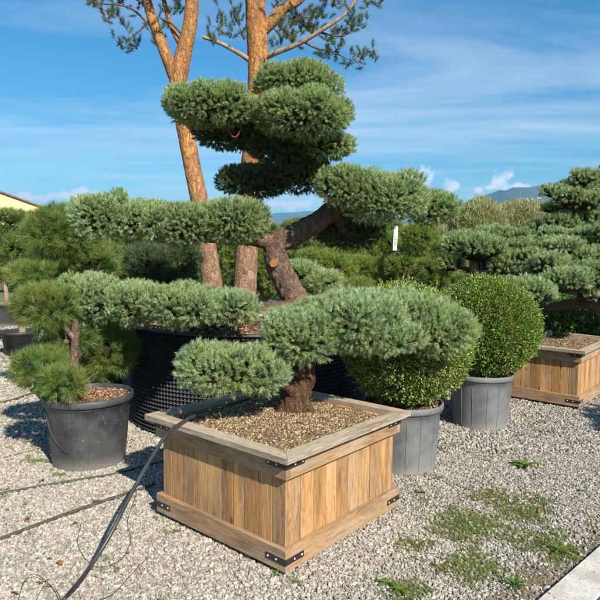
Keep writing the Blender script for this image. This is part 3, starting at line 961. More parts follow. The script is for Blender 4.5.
def boxball(cx, cy, cz, r, rz, leaf, label, trunk_z, n=26000, seed=1):
    root = empty('boxwood_ball', (cx, cy, trunk_z), label, 'boxwood')
    mb = MB(); tube(mb, [(0, 0, -.06), (.01, 0, .1), (0, .01, cz - trunk_z)], [.03, .026, .02], 12, 10)
    for k in range(9):
        a = k * .7; tube(mb, [(0, 0, .02), (r * .35 * math.cos(a), r * .35 * math.sin(a), .16), (r * .62 * math.cos(a), r * .62 * math.sin(a), cz - trunk_z - .05)], [.012, .009, .005], 10, 6)
    mb.build('trunk', M['bark_pale'], root)
    mb = MB(); c = np.array([0, 0, cz - trunk_z])
    d = rnd_dir(n); P = d * np.array([r, r, rz])
    k = 1 + .05 * sn(P, 8, seed) + .055 * sn(P, 26, seed) + .03 * sn(P, 60, seed) - RNG.uniform(0, 1, n) ** 1.5 * .16
    P = c + P * k[:, None]
    low = d[:, 2] < -.55
    keep = ~low | (RNG.uniform(size=n) < .55); P, d2 = P[keep], d[keep]
    D = unit(d2 + RNG.normal(size=P.shape) * .55 + [0, 0, .35])
    leaves(mb, P, D, .023, .012)
    # a few shoots standing proud
    sel = RNG.choice(len(P), 1500)
    Q = np.repeat(P[sel], 6, 0); DD = np.repeat(unit(d2[sel] + [0, 0, .5] + RNG.normal(size=(1500, 3)) * .2), 6, 0)
    Q = Q + DD * RNG.uniform(0, .05, (len(Q), 1)); leaves(mb, Q, unit(DD + RNG.normal(size=Q.shape) * .5), .024, .011)
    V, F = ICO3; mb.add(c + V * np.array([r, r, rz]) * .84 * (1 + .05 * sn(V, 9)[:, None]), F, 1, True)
    mb.build('foliage', [M[leaf], M['core']], root)
    return root


boxball(potM[0] + .01, potM[1] - .02, .93, .475, .44, 'box_leaf2', 'dark boxwood ball with faded tan leaves, tucked behind the front pine', .45, 52000, 1)
boxball(potR[0] + .04, potR[1], .93, .47, .47, 'box_leaf', 'bright green clipped boxwood ball standing clear in the right grey pot', .45, 58000, 2)

# ------------------------------------------------------------------ big cloud pine
B = empty('cloud_pruned_pine', (-.1, 5.95, .95), 'large old cloud-pruned pine with leaning trunk and tiered flat pads, rising from the perforated container', 'pine tree')
Yb = 5.95
TR = [A(306, 320, Yb), A(296, 301, Yb), A(285, 280, Yb), A(276, 259, Yb), A(279, 243, Yb), A(302, 231, Yb), A(328, 214, Yb), A(345, 198, Yb), A(330, 178, Yb), A(306, 152, Yb), A(288, 128, Yb), A(283, 105, Yb)]
limb(B, TR, [.19, .145, .125, .12, .12, .108, .10, .095, .09, .08, .07, .04], 'bark_bonsai', 'trunk', 190, 52, .14, 17)
limb(B, [A(320, 322, Yb), A(290, 316, Yb - .3), A(255, 316, Yb - .65), A(215, 318, Yb - .85), A(170, 316, Yb - .95)], [.2, .15, .12, .08, .04], 'bark_bonsai', 'root_limb', 60, 30, .16, 16)
limb(B, [A(276, 245, Yb), A(255, 239, Yb - .05), A(225, 238, Yb - .1), A(180, 235, Yb - .2), A(120, 226, Yb - .35)], [.10, .075, .06, .045, .025], 'bark_bonsai', rings=60, segs=24)
limb(B, [A(345, 205, Yb), A(365, 208, Yb), A(395, 205, Yb), A(425, 210, Yb)], [.09, .06, .04, .02], 'bark_bonsai', segs=20)
limb(B, [A(335, 212, Yb), A(345, 232, Yb + .1), A(360, 236, Yb + .15)], [.06, .04, .02], 'bark_bonsai')
limb(B, [A(312, 158, Yb), A(290, 170, Yb + .05), A(255, 183, Yb + .15)], [.06, .04, .02], 'bark_bonsai')
limb(B, [A(290, 128, Yb), A(255, 130, Yb - .1), A(215, 120, Yb - .15)], [.06, .045, .02], 'bark_bonsai')
limb(B, [A(298, 140, Yb), A(310, 135, Yb - .1), A(325, 140, Yb - .15)], [.06, .045, .02], 'bark_bonsai')
# sawn knob on the trunk
kc = A(273.5, 263.5, Yb - .135) - np.array(B.location); mb = MB()
kd = unit(np.array([-.25, -.9, .1])); tube(mb, [kc + kd * -.12, kc, kc + kd * .012], [.055, .044, .040], 8, 20, 0, .05, 20)
o = mb.build('sawn_knob', M['bark_bonsai'], B)
mb = MB(); a_ = unit(np.cross(kd, [0, 0, 1.])); b_ = np.cross(kd, a_); an = np.linspace(0, 2 * math.pi, 24, endpoint=False)
mb.add(kc + kd * .0135 + .036 * (np.cos(an)[:, None] * a_ + np.sin(an)[:, None] * b_), [list(range(24))]); mb.build('cut_face', M['cut_wood'], o)
# dead twig
mb = MB(); q = [A(262, 316, 5.0), A(249, 313, 4.9), A(238, 317, 4.85), A(228, 312, 4.8)]
tube(mb, [p - np.array(B.location) for p in q], [.012, .014, .011, .004], 16, 8, 0, .1)
q = [A(245, 314, 4.88), A(240, 307, 4.84), A(247, 305, 4.8)]
tube(mb, [p - np.array(B.location) for p in q], [.009, .007, .003], 8, 8)
mb.build('dead_twig', M['dead_wood'], B)
BP = dict(spacing=.040, m=46, L=.030, w=.0034, up=.9, amp=.14, fr=10, shoot=.038, ang=(.25, 1.0))
# long upper left tier
pad(B, pad_blobs(99, 218, 31, 24, 5.25, .9, 7, 11) + pad_blobs(138, 221, 36, 23, 5.45, .8, 7, 12), 'blue_needle', **BP)
pad(B, [(*A(119, 202, 5.3), .07, .07, .10)], 'blue_needle', **BP)
pad(B, pad_blobs(182, 225, 39, 24, 5.55, .7, 7, 13), 'crown_needle', **BP)
pad(B, pad_blobs(229, 223, 45, 25, 5.6, .7, 8, 14), 'crown_needle', **BP)
# lower left tier
pad(B, pad_blobs(94, 299, 31, 27, 4.6, .9, 7, 15), 'blue_needle', **BP)
pad(B, pad_blobs(135, 304, 38, 25, 4.75, .8, 7, 16), 'blue_needle', **BP)
pad(B, pad_blobs(184, 306, 42, 23, 4.45, 1.1, 7, 17), 'crown_needle', **BP)
pad(B, pad_blobs(230, 308, 29, 18, 4.6, 1.1, 6, 18), 'blue_needle', **BP)
# crown
pad(B, pad_blobs(209, 108, 48, 22, 5.55, 1.0, 8, 19), 'crown_needle', **BP)
pad(B, pad_blobs(304, 118, 52, 25, 5.5, 1.0, 9, 20), 'crown_needle', **BP)
pad(B, pad_blobs(298, 85, 44, 21, 5.75, .9, 8, 21), 'crown_needle', **BP)
pad(B, pad_blobs(236, 133, 52, 18, 6.0, .8, 8, 22), 'shaded_needle', **BP)  # pads below the crown carry its shade in their needle colour
pad(B, pad_blobs(285, 150, 38, 22, 5.85, .8, 8, 23), 'shaded_needle', **BP)
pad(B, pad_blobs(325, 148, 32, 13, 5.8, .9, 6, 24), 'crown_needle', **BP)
pad(B, pad_blobs(253, 182, 38, 18, 6.1, .9, 7, 25), 'shaded_needle', **BP)
pad(B, pad_blobs(305, 176, 30, 20, 5.95, .8, 6, 26), 'shaded_needle', **BP)
# right tier
pad(B, pad_blobs(345, 188, 30, 24, 5.5, 1.0, 7, 27), 'crown_needle', **BP)
pad(B, pad_blobs(383, 199, 42, 29, 5.5, .8, 8, 28), 'blue_needle', **BP)
pad(B, pad_blobs(432, 208, 28, 20, 5.95, .8, 7, 29), 'crown_needle', **BP)
pad(B, pad_blobs(350, 232, 38, 20, 6.3, .8, 7, 30), 'shaded_needle', **BP)

# white label hanging from the right tier, red ribbon in the crown
c = A(395.5, 238, 5.45); root = empty('hanging_label', c, 'narrow white plastic label hanging under the right tier of the big pine', 'label', rz=.15)
mb = MB(); mb.box((-.021, -.0008, -.115), (.021, .0008, .115)); mb.build('strip', M['tag'], root)
mb = MB()
for k in range(5): mb.box((-.012, -.0016, -.07 + k * .018), (.004 + .008 * (k % 2), -.0009, -.063 + k * .018))
mb.build('print', M['ink'], root)
root.rotation_euler = (.04, .025, .3)
mb = MB(); tube(mb, [(0, 0, .11), (.004, .004, .16), (0, .01, .24)], [.0018] * 3, 8, 6); mb.build('string', M['tag'], root)
c = A(235, 134, 5.55); mb = MB()
tube(mb, [(-.05, 0, .03), (-.02, 0, -.025), (.02, -.01, -.02), (.05, 0, .035)], [.002, .007, .007, .002], 14, 6)
o = mb.build('ribbon', M['red_ribbon']); o.location = c
tag(o, 'small red ribbon tied under the top left pad of the big pine', 'ribbon')

# ------------------------------------------------------------------ left pines
LPk = dict(coresc=.4, spacing=.06, m=64, L=.075, w=.0026, up=.55, amp=.12, fr=7, shoot=.05, under=.8)
L1 = empty('potted_pine', (potL[0], potL[1], .48), 'green long needled pine with three ball-shaped tufts in the left black pot', 'pine tree')
Yl = 4.4
limb(L1, [A(78, 397, Yl), A(74, 370, Yl), A(75, 345, Yl), A(76, 318, Yl + .05), A(74, 300, Yl + .1)], [.045, .036, .032, .026, .02], 'bark_bonsai', 'trunk', 50, 20, .14, 30)
limb(L1, [A(74, 372, Yl), A(60, 374, Yl - .05), A(45, 372, Yl - .05)], [.022, .016, .01], 'bark_bonsai')
limb(L1, [A(75, 360, Yl), A(84, 352, Yl + .25), A(98, 350, Yl + .5)], [.022, .018, .012], 'bark_bonsai')
limb(L1, [A(75, 340, Yl), A(60, 322, Yl), A(47, 312, Yl)], [.022, .016, .01], 'bark_bonsai')
pad(L1, pad_blobs(40, 369, 27, 19, 4.3, .9, 6, 31), 'green_needle', **LPk)
pad(L1, pad_blobs(64, 384, 18, 13, 4.1, .9, 3, 32), 'green_needle', **LPk)
pad(L1, pad_blobs(104, 350, 30, 31, 5.0, .9, 6, 33), 'green_needle', **LPk)
pad(L1, pad_blobs(47, 308, 28, 23, 4.4, .9, 6, 34), 'green_needle', **LPk)
pad(L1, pad_blobs(74, 336, 20, 16, 4.6, .9, 5, 38), 'green_needle', **LPk)
L2 = empty('garden_pine', (*A(66, 300, 6.2)[:2], 0), 'loose green pine with pale bare stem between the left pot and the blue-green tier', 'pine tree')
limb(L2, [np.array([L2.location[0], 6.2, 0.2]), A(68, 320, 6.2), A(68, 285, 6.2), A(66, 262, 6.2), A(62, 240, 6.2)], [.06, .055, .045, .04, .02], 'bark_pale', 'trunk', 50, 18, .14, 30)
LPm = dict(coresc=.4, spacing=.075, m=56, L=.09, w=.0036, up=.55, amp=.14, fr=6, shoot=.06, under=.8)
pad(L2, pad_blobs(64, 235, 36, 30, 6.2, .9, 7, 35), 'green_needle', **LPm)
pad(L2, pad_blobs(38, 276, 31, 12, 6.0, .8, 6, 36), 'green_needle', **LPm)
pad(L2, pad_blobs(90, 262, 26, 13, 6.3, .8, 6, 37), 'green_needle', **LPm)
mb = MB(); q = L2.location
pot(q[0], q[1], .32, .26, .5, 'pot_dark', 'black pot hidden behind the left pot, holding the loose green pine', detail=False, name='plastic_pot')

# ------------------------------------------------------------------ generic nursery pines


def nursery_pine(name, x, y, balls, leaf, label, group=None, sp=.10, L=.10, w=.0065, m=36, trunk='bark_pale', h0=.35, withpot=True):
    """balls: (dx, dy, z, rx, rz)"""
    root = empty(name, (x, y, 0), label, 'pine tree', group)
    top = max(b[2] for b in balls)
    mb = MB(); tube(mb, [(0, 0, .1), (.05, 0, top * .35), (-.04, .02, top * .7), (0, 0, top)], [.055, .05, .04, .015], 30, 12, 0, .1)
    for b in balls:
        if abs(b[0]) + abs(b[1]) > .15:
            tube(mb, [(0, 0, max(.3, b[2] - .35)), (b[0] * .6, b[1] * .6, b[2] - .12), (b[0], b[1], b[2])], [.03, .022, .01], 10, 8)
    mb.build('trunk', M[trunk], root)
    for b in balls:
        bl = [(x + b[0], y + b[1], b[2], b[3] * .8, b[3] * .8, b[4] * .8)]
        for k in range(5):
            a = k * 1.25 + b[0]; bl.append((x + b[0] + b[3] * .5 * math.cos(a), y + b[1] + b[3] * .5 * math.sin(a), b[2] + b[4] * .1, b[3] * .42, b[3] * .42, b[4] * .6))
        pad(root, bl, leaf, sp, m, L, w, .6, .14, 6, shoot=.06, under=.6, coresc=.45)
    if withpot:
        mb = MB(); lathe(mb, [(.01, 0.01), (.22, 0), (.27, .33), (.29, .34), (.29, .38), (.26, .38), (.25, .34), (.01, .34)], 32); mb.build('container', M['pot_dark'], root)
    return root


def tree_copy(src, x, y, rz, s, label, group=None):
    r = src.copy(); COL.objects.link(r); r.location = (x, y, 0); r.rotation_euler = (0, 0, rz); r.scale = (s, s, s)
    tag(r, label, 'pine tree', group)
    for ch in list(src.children):
        c = ch.copy(); COL.objects.link(c); c.parent = r
    return r


def ballspec(Y, specs, u0):
    """pixel list -> local balls for a tree standing at column u0"""
    out = []; x0 = A(u0, 254, Y)[0]
    for (u, v, ru, rv) in specs:
        p = A(u, v, Y); s = Y / FOC; out.append((p[0] - x0, RNG.uniform(-.1, .1), p[2], ru * s, rv * s))
    return x0, out


def placed(Y, u0, specs, leaf, label, cat='pine', **kw):
    x0, b = ballspec(Y, specs, u0)
    return nursery_pine('nursery_pine', x0, Y, b, leaf, label, 'nursery pines in rows', **kw)


placed(9.5, 418, [(418, 238, 17, 15), (405, 266, 21, 12), (440, 250, 9, 9)], 'lime_needle', 'round yellow-green pine ball standing just right of the hanging white label', sp=.055, w=.004, L=.055, m=40)
placed(10, 385, [(388, 243, 11, 12), (362, 268, 22, 12), (395, 285, 14, 10)], 'lime_needle', 'yellow-green nursery pine with thin stem left of the hanging label', sp=.06, w=.004, L=.06, m=40)
placed(6.9, 100, [(98, 318, 26, 18), (120, 345, 24, 20), (60, 350, 20, 20)], 'shaded_needle', 'dark shaded pine filling the gap behind the left black pot', sp=.08, w=.005)
placed(8.4, 336, [(336, 268, 22, 13), (312, 262, 16, 12), (350, 290, 26, 12)], 'lime_needle', 'bright tiered pine seen just right of the big leaning trunk', sp=.06, w=.004, L=.065, m=40)
placed(7.6, 318, [(326, 282, 18, 9), (300, 275, 20, 14)], 'blue_needle', 'blue-green shrubby pine low behind the big leaning trunk', sp=.06, L=.06, w=.005)
placed(8.2, 165, [(150, 262, 24, 17), (183, 258, 16, 14), (165, 282, 30, 15)], 'shaded_needle', 'dark round topped pine in the gap between the two left tiers', sp=.075)
placed(9.5, 110, [(100, 258, 24, 16), (125, 275, 24, 14), (85, 235, 18, 14)], 'green_needle', 'mid-green nursery pine left of the gap between the tiers', sp=.09)
placed(12.5, 262, [(262, 255, 14, 14), (268, 275, 18, 12), (228, 262, 9, 12)], 'lime_needle', 'yellow-green nursery pine glimpsed between the two tall trunks', sp=.09)
placed(9.0, 18, [(8, 221, 20, 9), (34, 224, 18, 9), (18, 248, 28, 14)], 'green_needle', 'tall dense green pine at the left picture edge below the yellow building', sp=.08)
placed(8.5, 448, [(448, 300, 12, 12), (436, 286, 16, 12), (430, 270, 12, 10)], 'lime_needle', 'small yellow-green pine behind the top of the bright boxwood', sp=.08)

placed(13.5, 3, [(4, 248, 16, 14), (-6, 268, 18, 14), (12, 272, 14, 12)], 'green_needle', 'green pine at the left edge where the gravel path ends', sp=.09, w=.006)

# rows in the back
srcs = []
for k in range(4):
    bs = [(RNG.uniform(-.1, .1), RNG.uniform(-.1, .1), 1.95, RNG.uniform(.38, .5), RNG.uniform(.3, .4))]
    for q in range(3): bs.append((RNG.uniform(.3, .6) * (-1) ** q, RNG.uniform(-.5, .5), RNG.uniform(.9, 1.55), RNG.uniform(.3, .45), RNG.uniform(.22, .32)))
    if k == 3: bs = [(0, 0, 1.5, .55, .5)]
    srcs.append((bs, ['green_needle', 'lime_needle', 'green_needle', 'lime_needle'][k]))
GR = 'far rows of nursery pines'; protos = []
pl = []
for ri, (Y, step, sc) in enumerate([(12, 1.35, 1.0), (14.5, 1.5, 1.05), (18, 1.8, 1.1), (23, 2.2, 1.15), (30, 2.8, 1.25)]):
    x = -Y * .56
    while x < Y * .62:
        pl.append((x + RNG.uniform(-.3, .3), Y + RNG.uniform(-.5, .5), sc * RNG.uniform(.82, 1.02))); x += step
pl = [q for q in pl if not (q[0] < -.455 * q[1] and q[1] < 20)]
for i, (x, y, s) in enumerate(pl):
    lb = 'pompom pine in the far nursery rows behind the big trees'
    if i < 4:
        r = nursery_pine('nursery_pine', x, y, srcs[i][0], srcs[i][1], lb, GR, sp=.12, L=.13, w=.012, m=26); r.scale = (s, s, s); protos.append(r)
    else:
        tree_copy(protos[int(RNG.integers(0, 4))], x, y, RNG.uniform(0, 6.28), s, lb, GR)

# ------------------------------------------------------------------ right side pines
RK = dict(spacing=.055, m=36, L=.034, w=.0045, up=.9, amp=.16, fr=8, shoot=.04, low=-.42, under=.0, coresc=.72)
D1 = empty('cloud_pruned_pine', (2.95, 7.0, .5), 'wide dense cloud-pruned pine with dark horizontal trunk above the golden planter', 'pine tree')
limb(D1, [A(620, 330, 7.0), A(600, 305, 7.1), A(580, 303, 7.3), A(560, 306, 7.4), A(535, 310, 7.4)], [.16, .10, .08, .06, .03], 'bark_bonsai', 'trunk', 50, 24, .15)
limb(D1, [A(600, 302, 7.0), A(590, 280, 7.0), A(570, 262, 7.1), A(560, 245, 7.2)], [.1, .08, .05, .03], 'bark_bonsai')
for k, (u, v, ru, rv, Y) in enumerate([(566, 283, 25, 14, 6.5), (598, 277, 21, 15, 6.6), (528, 293, 27, 15, 6.2), (549, 266, 19, 11, 6.9), (590, 258, 18, 10, 7.1), (562, 249, 24, 10, 7.3), (584, 239, 19, 10, 7.7), (531, 258, 14, 8, 7.2), (614, 260, 20, 14, 7.0),
                                      (552, 236, 16, 7, 7.9), (612, 236, 20, 14, 7.4), (606, 298, 18, 9, 6.6), (574, 267, 14, 8, 7.1), (634, 285, 25, 18, 6.9), (550, 283, 14, 9, 7.0), (584, 292, 16, 9, 7.0), (540, 272, 12, 7, 7.3), (604, 248, 18, 9, 7.6), (565, 259, 14, 7, 7.5)]):
    pad(D1, pad_blobs(u, v, ru * 1.06, rv * 1.22, Y, .85, 8, 50 + k), ['blue_needle', 'crown_needle', 'blue_needle'][k % 3], **RK)
D2 = empty('cloud_pruned_pine', (*A(595, 254, 9.2)[:2], 0), 'taller dark cloud-pruned pine rising at the upper right edge', 'pine tree')
limb(D2, [(D2.location[0], 9.2, .1), A(592, 290, 9.2), A(585, 230, 9.2), A(590, 200, 9.2), A(585, 182, 9.2)], [.16, .14, .11, .08, .03], 'bark_bonsai', 'trunk', 60, 18, .12)
limb(D2, [A(587, 215, 9.2), A(570, 206, 9.1), A(553, 196, 9.1)], [.07, .05, .03], 'bark_bonsai')
limb(D2, [A(586, 232, 9.2), A(570, 228, 9.1), A(550, 224, 9.1)], [.07, .05, .03], 'bark_bonsai')
RK2 = dict(RK, spacing=.072, w=.006, L=.045, m=34, shoot=.05)
for k, (u, v, ru, rv, Y) in enumerate([(553, 193, 11, 7, 9.1), (570, 200, 15, 9, 8.9), (590, 181, 15, 9, 9.2), (575, 188, 13, 7, 9.4), (600, 194, 13, 10, 9.0), (556, 210, 15, 6, 9.3), (562, 223, 15, 9, 9.0), (578, 216, 10, 7, 9.1), (596, 212, 14, 9, 9.2), (540, 229, 12, 6, 9.2), (612, 178, 14, 10, 9.3), (580, 176, 8, 5, 9.3), (586, 204, 16, 9, 8.9), (604, 222, 16, 10, 9.0), (572, 232, 16, 7, 9.1), (594, 232, 16, 8, 9.0)]):
    pad(D2, pad_blobs(u, v, ru * 1.1, rv * 1.25, Y, .9, 6, 80 + k), 'crown_needle', **RK2)
D3 = empty('cloud_pruned_pine', (*A(475, 254, 8.6)[:2], 0), 'shaded cloud-pruned pine with stake and blue strap behind the bright boxwood ball', 'pine tree')
limb(D3, [(D3.location[0], 8.6, .1), A(475, 290, 8.6), A(474, 262, 8.6), A(480, 245, 8.6)], [.09, .08, .07, .04], 'bark_pale', 'trunk', 40, 14, .1)
limb(D3, [A(474, 270, 8.6), A(490, 262, 8.6), A(510, 262, 8.6)], [.05, .04, .02], 'bark_bonsai')
limb(D3, [A(474, 272, 8.6), A(462, 268, 8.6), A(452, 268, 8.6)], [.04, .03, .02], 'bark_bonsai')
for k, (u, v, ru, rv, Y) in enumerate([(477, 250, 31, 16, 8.4), (451, 265, 12, 9, 8.4), (511, 268, 21, 14, 8.3), (494, 236, 20, 8, 8.9), (518, 237, 13, 7, 8.9), (523, 248, 15, 8, 8.6), (461, 240, 12, 8, 8.8), (485, 262, 12, 12, 8.9)]):
    pad(D3, pad_blobs(u, v, ru * 1.05, rv * 1.2, Y, .9, 6, 100 + k), 'crown_needle', **RK2)
c = A(480.5, 273, 8.45); mb = MB(); tube(mb, [(0, 0, .16), (.015, 0, .05), (0, -.01, -.05), (.01, 0, -.14)], [.016, .012, .014, .03], 14, 8); o = mb.build('strap', M['blue_strap']); o.location = c
tag(o, 'blue strap hanging at the shaded pine trunk', 'strap')

# weeds and plants round the golden planter


def leafy(name, cx, cy, cz, rx, ry, rz, n, L, w, mat, label, cat, group=None, trunk=None, vert=0.3, core=.75, gz=0.0):
    root = empty(name, (cx, cy, gz), label, cat, group)
    mb = MB()
    if trunk:
        tube(mb, [(0, 0, -.05), (.03, 0, (cz - gz) * .5), (0, 0, cz - gz)], [trunk, trunk * .8, trunk * .3], 12, 8)
        for k in range(7):
            a = k * .9; tube(mb, [(0, 0, (cz - gz) * .5), (rx * .4 * math.cos(a), ry * .4 * math.sin(a), cz - gz), (rx * .7 * math.cos(a), ry * .7 * math.sin(a), cz - gz + rz * .4)], [trunk * .5, trunk * .3, trunk * .1], 8, 6)
        mb.build('trunk', M['bark_pale'], root)
    mb = MB(); d = rnd_dir(n); rad = RNG.uniform(.35, 1, n) ** .5
    P = d * np.array([rx, ry, rz]) * rad[:, None]
    P *= (1 + .22 * sn(P + [cx, cy, cz], 2.2 / max(rx, .3)) + .12 * sn(P + [cx, cy, cz], 7 / max(rx, .3)))[:, None]
    P[:, 2] += cz - gz
    k = P[:, 2] > .02; P, d = P[k], d[k]
    leaves(mb, P, unit(d + RNG.normal(size=P.shape) * .6 + [0, 0, vert]), L, w)
    if core:
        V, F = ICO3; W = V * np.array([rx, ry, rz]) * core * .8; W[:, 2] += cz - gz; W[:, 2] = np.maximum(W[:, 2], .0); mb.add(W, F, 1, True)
    mb.build('foliage', [M[mat], M['core']], root)
    return root


ctr2 = P2.location
q = A(530, 312, 8.6); leafy('low_shrub', q[0], q[1], .55, 1.2, .4, .5, 12000, .05, .028, 'hedge_leaf', 'added dark shrub standing for the black shade left of the golden planter pine trunk', 'shrub')  # dark foliage added to fill a spot that is only black shade
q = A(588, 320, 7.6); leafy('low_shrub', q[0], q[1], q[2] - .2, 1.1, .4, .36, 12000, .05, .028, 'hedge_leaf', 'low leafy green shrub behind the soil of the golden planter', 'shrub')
pw = G(566, 335, .60); 
rosette(0, 0, .11, 7, 'lime broad-leaved weed growing in the golden planter soil', 1.2, .35, pos=pw)
pw2 = G(549, 336, .60); mb = MB(); V, F = ICO2; mb.add(V * np.array([.045, .035, .05]) * (1 + .25 * sn(V, 3)[:, None]), F, 0, False); o = mb.build('pink_stone', simple_mat('pink_stone', (.3, .18, .15), (.5, .33, .28), 20)); o.location = pw2 + np.array([0, 0, .03])
tag(o, 'small pinkish stone on the golden planter soil', 'stone')

# olive trees and reeds behind, right
for k, (u, v, ru, rv, Y, lb) in enumerate([(478, 228, 28, 22, 22, 'pale olive-grey tree with feathery twigs, left one of the pair right of the big pine'), (515, 226, 32, 20, 23, 'pale olive-grey feathery tree in front of the mountain'),
                                         (425, 238, 30, 12, 26, 'low greyish olive tree behind the hanging label'), (452, 236, 26, 14, 28, 'greyish olive tree in the dip between the big pine and the feathery trees'),
                                         (545, 232, 22, 18, 24, 'pale olive-grey tree half hidden by the right cloud pines')]):
    c = A(u, v, Y); s = Y / FOC
    leafy('olive_tree', c[0], c[1], c[2], ru * s, ru * s, rv * s * 1.12, 15000, .2, .022, 'olive_leaf', lb, 'olive tree', 'olive trees', .1, 1.3, None)
# stalks for the feathery tops
# far wood
mb = MB()
for k in range(150):
    Y = RNG.uniform(45, 120); x = RNG.uniform(-.62, .62) * Y; r = RNG.uniform(1.6, 3.4); hh = RNG.uniform(1.5, 3.6) * (1 if x < Y * .3 else .9)
    n = 260; d = rnd_dir(n); P = d * np.array([r, r, hh * .55]) * (RNG.uniform(.75, 1.08, n))[:, None] + [x, Y, hh * .55]
    P = P[P[:, 2] > .1]; d = unit(rnd_dir(len(P)) + [0, 0, .6]); leaves(mb, P, d, .9, .6)
    V, F = ICO2; W = V * np.array([r, r, hh * .55]) * .85 + [x, Y, hh * .55]; mb.add(W, F, 1, True)
tag(mb.build('far_wood', [M['far_leaf'], M['core']]), 'distant belt of green trees along the horizon', 'wood', kind='stuff')

# ------------------------------------------------------------------ tall pines


def clusters(parent, lst, Y, per=9):
    o = np.array(parent.location); mb = MB()
    for (u, v, ru, rv) in lst:
        c = A(u, v, Y + RNG.uniform(-.4, .4)); s = Y / FOC
        n = max(6, int(per * ru * rv / 26))
        P = c + RNG.normal(size=(n, 3)) * np.array([ru * s * .5, .18, rv * s * .5]) - o
        D = unit(P - (c - o - np.array([0, 0, .25])) + RNG.normal(size=P.shape) * .15)
        needles(mb, P, D, 80, .085, .0055, 0, .12, .3, 1.1)
        for p in P[:: 1]:
            tube(mb, [c - o, (p + c - o) / 2 + RNG.normal(size=3) * .015, p], [.005, .004, .003], 5, 5, 1)
    return mb.build('foliage', [M['tall_needle'], M['bark_bonsai']], parent)


Y1 = 9.6
t1 = A(213, 290, Y1); T1 = empty('tall_pine', (t1[0] + .05, Y1, 0), 'left tall pine with forked orange trunk, the slimmer of the two behind', 'pine tree')
limb(T1, [(t1[0] + .12, Y1, -.1), A(218, 330, Y1), A(210, 270, Y1), A(202, 215, Y1), A(193, 170, Y1), A(184, 125, Y1), A(178, 90, Y1), A(182, 60, Y1), A(189, 30, Y1), A(192, 0, Y1), A(194, -60, Y1), A(190, -130, Y1)],
     [k * .95 for k in (.23, .2, .175, .155, .145, .138, .15, .14, .12, .11, .09, .05)], 'bark_tall', 'trunk', 260, 40, .05, 11)
limb(T1, [A(177, 84, Y1), A(168, 60, Y1), A(157, 32, Y1), A(149, 8, Y1), A(140, -25, Y1), A(120, -70, Y1)], [.10, .095, .085, .075, .06, .03], 'bark_tall', rings=90, segs=24, rough=.05, fr=14)
limb(T1, [A(180, 44, Y1 + .1), A(172, 28, Y1 + .1), A(166, 8, Y1 + .1), A(158, -20, Y1 + .1)], [.045, .04, .036, .03], 'bark_tall')
limb(T1, [A(150, 20, Y1), A(140, 30, Y1), A(131, 38, Y1), A(127, 48, Y1)], [.022, .016, .012, .008], 'bark_bonsai')
limb(T1, [A(155, 30, Y1), A(130, 8, Y1), A(105, 4, Y1), A(92, 2, Y1)], [.02, .016, .012, .008], 'bark_bonsai')
limb(T1, [A(186, 38, Y1), A(172, 24, Y1), A(160, 18, Y1)], [.02, .016, .012], 'bark_bonsai')
clusters(T1, [(93, 3, 7, 6), (101, 9, 6, 5), (109, 18, 4, 3), (124, 26, 3, 3), (121, 45, 5, 6), (137, 49, 4, 7), (118, 2, 7, 3), (140, 3, 8, 4), (160, 28, 4, 5), (155, 38, 4, 4), (178, 6, 6, 8), (166, 14, 6, 6), (130, -12, 22, 9), (165, -25, 22, 12), (95, -12, 14, 8), (190, -60, 40, 20), (150, -70, 40, 20), (180, -110, 45, 22)], Y1, 7)
Y2 = 10.0
t2 = A(245, 290, Y2); T2 = empty('tall_pine', (t2[0] + .02, Y2, 0), 'right tall pine with single thicker orange trunk rising behind the big cloud pine crown', 'pine tree')
limb(T2, [(t2[0] + .02, Y2, -.1), A(244, 330, Y2), A(245, 285, Y2), A(247, 240, Y2), A(249, 200, Y2), A(252, 160, Y2), A(256, 110, Y2), A(258, 70, Y2), A(257, 35, Y2), A(255, 0, Y2), A(252, -60, Y2), A(255, -130, Y2)],
     [k * 1.0 for k in (.25, .22, .2, .19, .18, .175, .17, .168, .175, .16, .12, .06)], 'bark_tall', 'trunk', 260, 44, .05, 11)
limb(T2, [A(262, 30, Y2), A(273, 20, Y2), A(283, 9, Y2), A(297, 2, Y2), A(310, -10, Y2), A(340, -30, Y2)], [.115, .1, .085, .07, .055, .03], 'bark_tall', rings=70, segs=24, rough=.05, fr=14)
limb(T2, [A(264, 58, Y2), A(275, 53, Y2 - .1), A(300, 43, Y2 - .2), A(325, 28, Y2 - .3), A(345, 14, Y2 - .3), A(360, -6, Y2 - .3)], [.05, .045, .038, .032, .026, .02], 'bark_pale', rings=60, segs=12, rough=.05)
limb(T2, [A(252, 62, Y2), A(240, 54, Y2 - .1), A(222, 44, Y2 - .1), A(203, 37, Y2 - .1)], [.045, .038, .032, .028], 'bark_pale')
limb(T2, [A(304, 42, Y2 - .2), A(316, 48, Y2 - .2), A(332, 52, Y2 - .2), A(350, 60, Y2 - .2)], [.02, .016, .012, .006], 'bark_bonsai')
limb(T2, [A(318, 32, Y2 - .2), A(340, 36, Y2 - .2), A(358, 28, Y2 - .2)], [.018, .014, .008], 'bark_bonsai')
